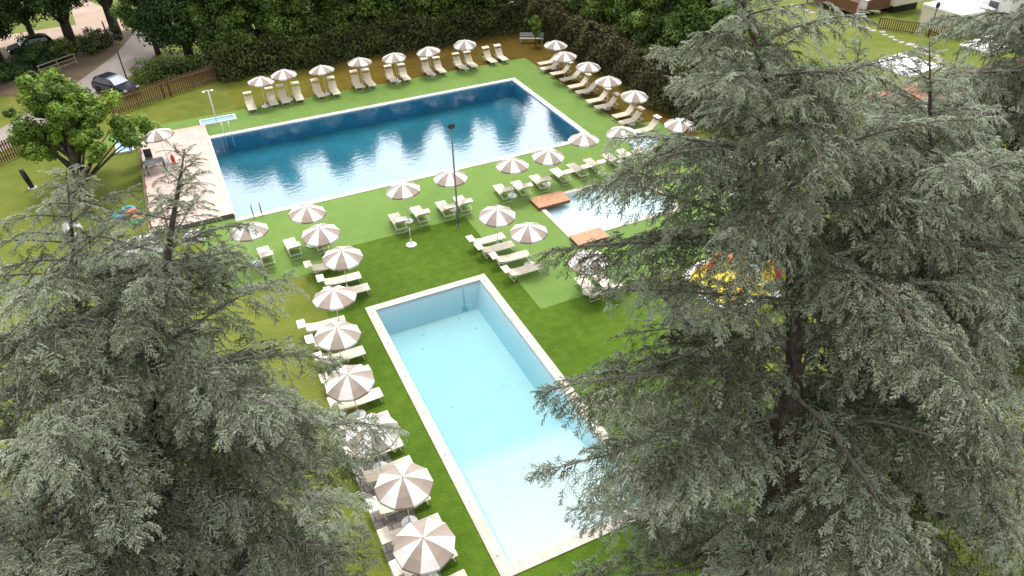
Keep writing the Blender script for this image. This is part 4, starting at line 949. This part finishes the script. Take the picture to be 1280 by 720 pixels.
def cedar(name, label, leaders, seed, limb_gap=.21, sub_gap=.155, spray_gap=.145, droop=1.0, base=None, cull=True, tone=0.0):
    """leaders: list of dict(pts=[(x,y,z,r)...], z0, prof=[(z, length)...]); world coordinates"""
    rng = np.random.default_rng(seed); bx, by = base
    root = empty(name, (bx, by, 0), 0, label, 'tree', 'blue grey cedars in the foreground'); O = np.array([bx, by, 0.0])
    TPL = [spray_template(rng) for _ in range(4)]; trunk = MB(); wood = MB()
    SP = []; SD = []; SL = []; ST = []
    Zu = np.array([0, 0, 1.0])
    for ld in leaders:
        pts = np.array(ld['pts'], float); zz = pts[:, 2]
        trunk.tube([tuple(p[:3]-O) for p in pts], [p[3]*.72 for p in pts], 10)
        ztop = zz[-1]; z = ztop-.1; az = rng.random()*6.28
        pz = [p[0] for p in ld['prof']][::-1]; pl = [p[1] for p in ld['prof']][::-1]
        tip = pts[-1, :3]
        for q in range(8):
            a = q*2.4; SP.append(tip+np.array([0, 0, -.12*q])); SD.append(np.array([math.cos(a)*.8, math.sin(a)*.8, .45])); SL.append(.26+.03*q); ST.append(.1)
        limbs = []
        while z > ld['z0']:
            az += 2.399+rng.normal()*.4; Lm = np.interp(z, pz, pl)*rng.uniform(.6, 1.18)
            if ld.get('azf'): Lm *= ld['azf'](az, z)
            limbs.append((z, az, Lm)); frac = (ztop-z)/max(1e-3, ztop-ld['z0'])
            z -= ld.get('gap', limb_gap)*rng.uniform(.5, 1.5)*(.5+.75*frac)
        limbs += [(q[0], R(q[1]), q[2]) for q in ld.get('extra', ())]
        for z, az, Lm in limbs:
            p0 = np.array([np.interp(z, zz, pts[:, k]) for k in range(3)]); r0 = np.interp(z, zz, pts[:, 3])
            frac = (ztop-z)/max(1e-3, ztop-ld['z0'])
            if Lm < .15: continue
            e0 = R(36-30*min(1, frac*2.2)+rng.normal()*9); dirh = np.array([math.cos(az), math.sin(az), 0]); side = np.array([-math.sin(az), math.cos(az), 0])
            n = max(4, int(Lm/.35)); ts = np.linspace(0, 1, n+1); sag = R((44 if Lm > 1.2 else 20)*droop*rng.uniform(.6, 1.3)); bend = rng.normal()*.3
            P = [p0]; D = []
            for t in ts[:-1]:
                e = e0-sag*t**1.6; d = dirh*math.cos(e)+Zu*math.sin(e)+side*bend*t+rng.normal(size=3)*.05; d /= np.linalg.norm(d); D.append(d); P.append(P[-1]+d*Lm/n)
            D.append(D[-1]); P = np.array(P); D = np.array(D)
            if cull and not any(in_view(q, .2) for q in P[::2]): continue
            rl = min(r0*.45, .007+.0075*Lm)
            wood.tube([tuple(p-O) for p in P], [rl*(1-t)**.8+.005 for t in ts], 6, caps=False)
            s = .1*Lm if Lm > 1.5 else .03*Lm; sd = 1; limb_tone = rng.normal()*.12+tone
            while s < Lm:
                t = s/Lm; s += sub_gap*rng.uniform(.6, 1.4); sd = -sd
                pb = np.array([np.interp(t, ts, P[:, k]) for k in range(3)]); db = D[min(n, int(t*n))]
                l = (.34*Lm*(1-t)**.75*min(1, .3+2.2*t)+.22)*rng.uniform(.6, 1.2); l = min(l, 2.2)
                spread = R(64-24*t+rng.normal()*10)*sd
                d0 = db*math.cos(spread)+np.cross(Zu, db)*math.sin(spread); d0[2] += rng.uniform(-.15, .2); d0 /= np.linalg.norm(d0)
                if rng.random() < .7:
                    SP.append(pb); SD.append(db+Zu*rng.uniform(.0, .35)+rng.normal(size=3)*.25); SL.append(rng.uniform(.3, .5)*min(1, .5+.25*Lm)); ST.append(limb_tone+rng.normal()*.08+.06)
                m = max(2, int(l/.24)); Q = [pb]; E = []
                for k in range(m):
                    d = d0-Zu*(.8*droop*((k+1)/m)**1.5*min(1, .5+l*.5)); d /= np.linalg.norm(d); E.append(d); Q.append(Q[-1]+d*l/m)
                Q = np.array(Q); E = np.array(E)
                wood.tube([tuple(q-O) for q in Q], [.009*(1-k/(m+1))+.002 for k in range(m+1)], 3, caps=False)
                ns = max(2, int(l/spray_gap)); u = (np.arange(ns)+rng.random(ns)*.6+.35)/ns; u = np.clip(u, .04, .99)
                qi = np.clip((u*m).astype(int), 0, m-1); fr = u*m-qi
                pp = Q[qi]*(1-fr)[:, None]+Q[qi+1]*fr[:, None]; dd = E[qi]
                sg = np.where((np.arange(ns)+int(rng.random()*2)) % 2 == 0, 1, -1); lat = np.cross(Zu, dd); lat /= np.linalg.norm(lat, axis=1)[:, None]+1e-9
                an = np.radians(rng.uniform(20, 60, ns)); sdv = dd*np.cos(an)[:, None]+lat*(np.sin(an)*sg)[:, None]
                sdv[:, 2] += rng.uniform(-.5, .2, ns)*droop; sdv[-1] = dd[-1]
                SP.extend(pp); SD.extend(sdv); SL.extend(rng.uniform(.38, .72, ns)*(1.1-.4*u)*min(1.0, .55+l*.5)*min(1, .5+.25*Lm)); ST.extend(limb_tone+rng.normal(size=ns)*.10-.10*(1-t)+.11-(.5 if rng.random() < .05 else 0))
    SP = np.array(SP); SD = np.array(SD); SD /= np.linalg.norm(SD, axis=1)[:, None]; SL = np.array(SL); ST = np.array(ST); N = len(SP)
    upv = Zu+rng.normal(size=(N, 3))*.35; Z = upv-SD*(upv*SD).sum(1)[:, None]; Z /= np.linalg.norm(Z, axis=1)[:, None]; Y = np.cross(Z, SD)
    which = rng.integers(0, len(TPL), N); Vs = []; Fs = []; Ts = []; off = 0
    for q, (TV, TF, TT) in enumerate(TPL):
        k = which == q; S = SL[k][:, None, None]
        V = (SP[k]-O)[:, None, :]+S*(TV[None, :, 0:1]*SD[k][:, None, :]+TV[None, :, 1:2]*Y[k][:, None, :]+TV[None, :, 2:3]*Z[k][:, None, :])
        # needles keep their real size whatever the spray length
        nv = len(TV); c = k.sum()
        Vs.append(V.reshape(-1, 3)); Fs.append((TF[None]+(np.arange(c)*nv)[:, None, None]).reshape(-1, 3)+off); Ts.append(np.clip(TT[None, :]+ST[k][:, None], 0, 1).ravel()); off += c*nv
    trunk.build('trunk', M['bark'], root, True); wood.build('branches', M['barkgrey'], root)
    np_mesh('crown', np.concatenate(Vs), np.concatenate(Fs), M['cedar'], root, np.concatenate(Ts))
    print(name, 'sprays', N, 'tris', sum(len(f) for f in Fs), flush=True)
    return root
def opening(center, half, z0, z1, k):
    """shorter limbs inside a wedge of azimuth and height"""
    def f(a, z):
        d = abs((a-R(center)+math.pi) % (2*math.pi)-math.pi)
        return k if d < R(half) and z0 < z < z1 else 1.0
    return f
def openings(*w):
    fs = [opening(*q) for q in w]
    def g(a, z):
        k = 1.0
        for f in fs:
            v = f(a, z); k *= -v if v < 0 else v      # a negative factor marks a longer, spreading side
        return k
    return g
# left cedar: two leaders from one base
cedar('cedar_tree', 'large blue grey cedar with two leaders at the lower left of the photo', [
    dict(pts=[(-4.2, 13.6, 0, .5), (-3.9, 14.0, 5, .42), (-3.2, 14.3, 8.5, .32), (-2.3, 14.5, 11.5, .2), (-1.2, 14.9, 14.2, .1), (-.35, 15.3, 16.0, .015)], z0=2.5, extra=[(9.4, -18, 4.8), (8.2, -36, 5.2), (7.0, -12, 5.3), (5.6, -30, 5.6), (10.6, -5, 4.4)], azf=openings((-78, 30, 7.4, 11.0, .2), (-25, 45, 3.0, 9.0, -1.1)),
         prof=[(16, .25), (15, .9), (14, 1.6), (13, 2.7), (12, 3.7), (11, 4.6), (9.5, 5.0), (8, 5.4), (6, 5.8), (3, 6.0)]),
    dict(pts=[(-3.9, 14.0, 5, .3), (-4.0, 15.2, 9, .2), (-3.6, 15.8, 12.2, .12), (-2.6, 15.7, 15.9, .012)], z0=7,
         prof=[(15.9, .25), (15, 1.0), (14, 2.0), (12.5, 3.1), (11, 3.9), (9, 4.6), (7, 4.8)]),
    dict(pts=[(-4.0, 13.5, 4, .25), (-5.2, 12.4, 8, .16), (-5.6, 11.9, 11.4, .02)], z0=5,
         prof=[(11.4, .3), (10.5, 1.2), (9, 2.4), (7, 3.4), (5, 4)]),
    ], 5, base=(-4.2, 13.6))
# centre right cedar
cedar('cedar_tree', 'large blue grey cedar with thick dark trunk in the middle of the right half', [
    dict(pts=[(11.0, 7.7, 0, .62), (10.9, 7.75, 7, .66), (10.8, 8.0, 9.5, .58), (11.2, 8.9, 12, .34), (11.5, 10.0, 14, .17), (11.0, 10.6, 16.2, .11), (9.9, 10.9, 18.6, .05), (9.6, 10.7, 19.3, .015)], z0=3, extra=[(14.5, 152, 4.6), (13.5, 144, 4.7), (12.3, 164, 4.6), (15.3, 166, 3.9), (9.4, 178, 4.8), (8.2, 160, 5.0)], azf=openings((-143, 42, 7.0, 13.2, .15), (106, 38, 10.6, 13.6, .3), (160, 26, 12.9, 15.4, -1.1), (165, 35, 7, 10, .95)),
         prof=[(19.3, .3), (18.5, 1.1), (17.5, 1.9), (16.5, 2.5), (15.5, 3.3), (14, 4.3), (12.5, 5.0), (11, 5.4), (9, 6.0), (6, 6.3), (3, 6)]),
    dict(pts=[(10.85, 7.9, 8.5, .2), (10.1, 9.4, 10.0, .14), (9.4, 10.9, 11.4, .08), (8.9, 11.8, 12.1, .015)], z0=9.4, gap=.15, azf=opening(35, 95, 0, 99, .3),
         prof=[(12.1, .5), (11.5, 1.3), (10.5, 1.8), (9, 2.2)]),
    ], 8, base=(11.0, 7.7))
# right cedar
cedar('cedar_tree', 'blue grey cedar with thin bare tipped leaders at the right edge of the photo', [
    dict(pts=[(16.0, 7.6, 0, .5), (15.9, 7.7, 6, .36), (15.6, 8.4, 10, .25), (15.2, 9.4, 14, .12), (14.7, 10.3, 17.3, .012)], z0=3,
         prof=[(17.3, .15), (16.2, .8), (15.2, 1.9), (14.2, 3.4), (12.5, 4.3), (11, 4.7), (9, 4.9), (6, 5.0), (3, 5)]),
    dict(pts=[(15.8, 8.0, 8, .16), (15.0, 10.4, 12, .1), (14.2, 11.4, 15, .05), (13.7, 11.2, 17.2, .01)], z0=10,
         prof=[(17.2, .15), (16, .8), (14.5, 1.7), (12.5, 2.8), (10, 3.2)]),
    ], 12, base=(16.0, 7.6))
# cedar whose trunk stands outside the picture on the right
cedar('cedar_tree', 'cedar reaching in from the right border at the top corner of the photo', [
    dict(pts=[(22.9, 11.9, 0, .45), (22.8, 11.9, 9, .3), (22.6, 12.0, 14, .16), (22.3, 12.1, 18.8, .02)], z0=6,
         prof=[(18.5, .4), (17, 2.3), (15, 3.9), (13, 4.6), (10, 5)]),
    ], 15, base=(22.9, 11.9))

# ------------------------------------------------------------------ light
SUN_EL, SUN_AZ = 71, 20      # azimuth from +y towards +x
w = bpy.data.worlds.new('World'); scene.world = w; w.use_nodes = True; nt = w.node_tree
bg = nt.nodes['Background']; sky = nt.nodes.new('ShaderNodeTexSky'); sky.sky_type = 'NISHITA'; sky.sun_disc = False
sky.sun_elevation = R(SUN_EL); sky.sun_rotation = R(SUN_AZ); sky.dust_density = 3
hs_ = nt.nodes.new('ShaderNodeHueSaturation'); hs_.inputs['Saturation'].default_value = .35; nt.links.new(sky.outputs[0], hs_.inputs['Color'])
tc = nt.nodes.new('ShaderNodeTexCoord'); nz = nt.nodes.new('ShaderNodeTexNoise'); nz.inputs['Scale'].default_value = 2.2; nz.inputs['Detail'].default_value = 5
nt.links.new(tc.outputs['Generated'], nz.inputs['Vector'])
cl = nt.nodes.new('ShaderNodeValToRGB'); cl.color_ramp.elements[0].position = .3; cl.color_ramp.elements[0].color = (9, 9.4, 10.2, 1); cl.color_ramp.elements[1].position = .7; cl.color_ramp.elements[1].color = (14, 14, 14.2, 1)
nt.links.new(nz.outputs['Fac'], cl.inputs[0])
mx = nt.nodes.new('ShaderNodeMixRGB'); mx.inputs[0].default_value = .8; nt.links.new(hs_.outputs[0], mx.inputs[1]); nt.links.new(cl.outputs[0], mx.inputs[2])
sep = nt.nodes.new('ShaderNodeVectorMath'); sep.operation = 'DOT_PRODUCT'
LOBE = Vector((math.sin(R(24))*math.cos(R(32)), math.cos(R(24))*math.cos(R(32)), math.sin(R(32)))); sep.inputs[1].default_value = LOBE  # brighter patch of unseen sky, added to whiten the big pool's reflection
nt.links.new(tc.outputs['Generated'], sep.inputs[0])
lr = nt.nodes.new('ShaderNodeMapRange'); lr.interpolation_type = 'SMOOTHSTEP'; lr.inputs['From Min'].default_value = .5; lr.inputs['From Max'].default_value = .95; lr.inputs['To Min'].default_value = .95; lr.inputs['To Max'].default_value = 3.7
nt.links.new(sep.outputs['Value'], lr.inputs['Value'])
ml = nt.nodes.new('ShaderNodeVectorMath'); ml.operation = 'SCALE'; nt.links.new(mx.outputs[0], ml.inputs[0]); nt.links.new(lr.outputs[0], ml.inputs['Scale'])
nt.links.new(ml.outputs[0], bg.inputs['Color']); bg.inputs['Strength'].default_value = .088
sl = bpy.data.lights.new('sun', 'SUN'); sl.energy = 1.5; sl.angle = R(10); sl.color = (1, .96, .9); so = bpy.data.objects.new('sun', sl); COL.objects.link(so)
sdir = Vector((math.sin(R(SUN_AZ))*math.cos(R(SUN_EL)), math.cos(R(SUN_AZ))*math.cos(R(SUN_EL)), math.sin(R(SUN_EL))))
so.rotation_euler = sdir.to_track_quat('Z', 'Y').to_euler(); so.location = (0, 0, 60)
vs_ = scene.view_settings; vs_.view_transform = 'Standard'; vs_.look = 'None'; vs_.exposure = .36; vs_.gamma = 1; vs_.use_curve_mapping = False
scene.cycles.max_bounces = 8; scene.cycles.transparent_max_bounces = 12
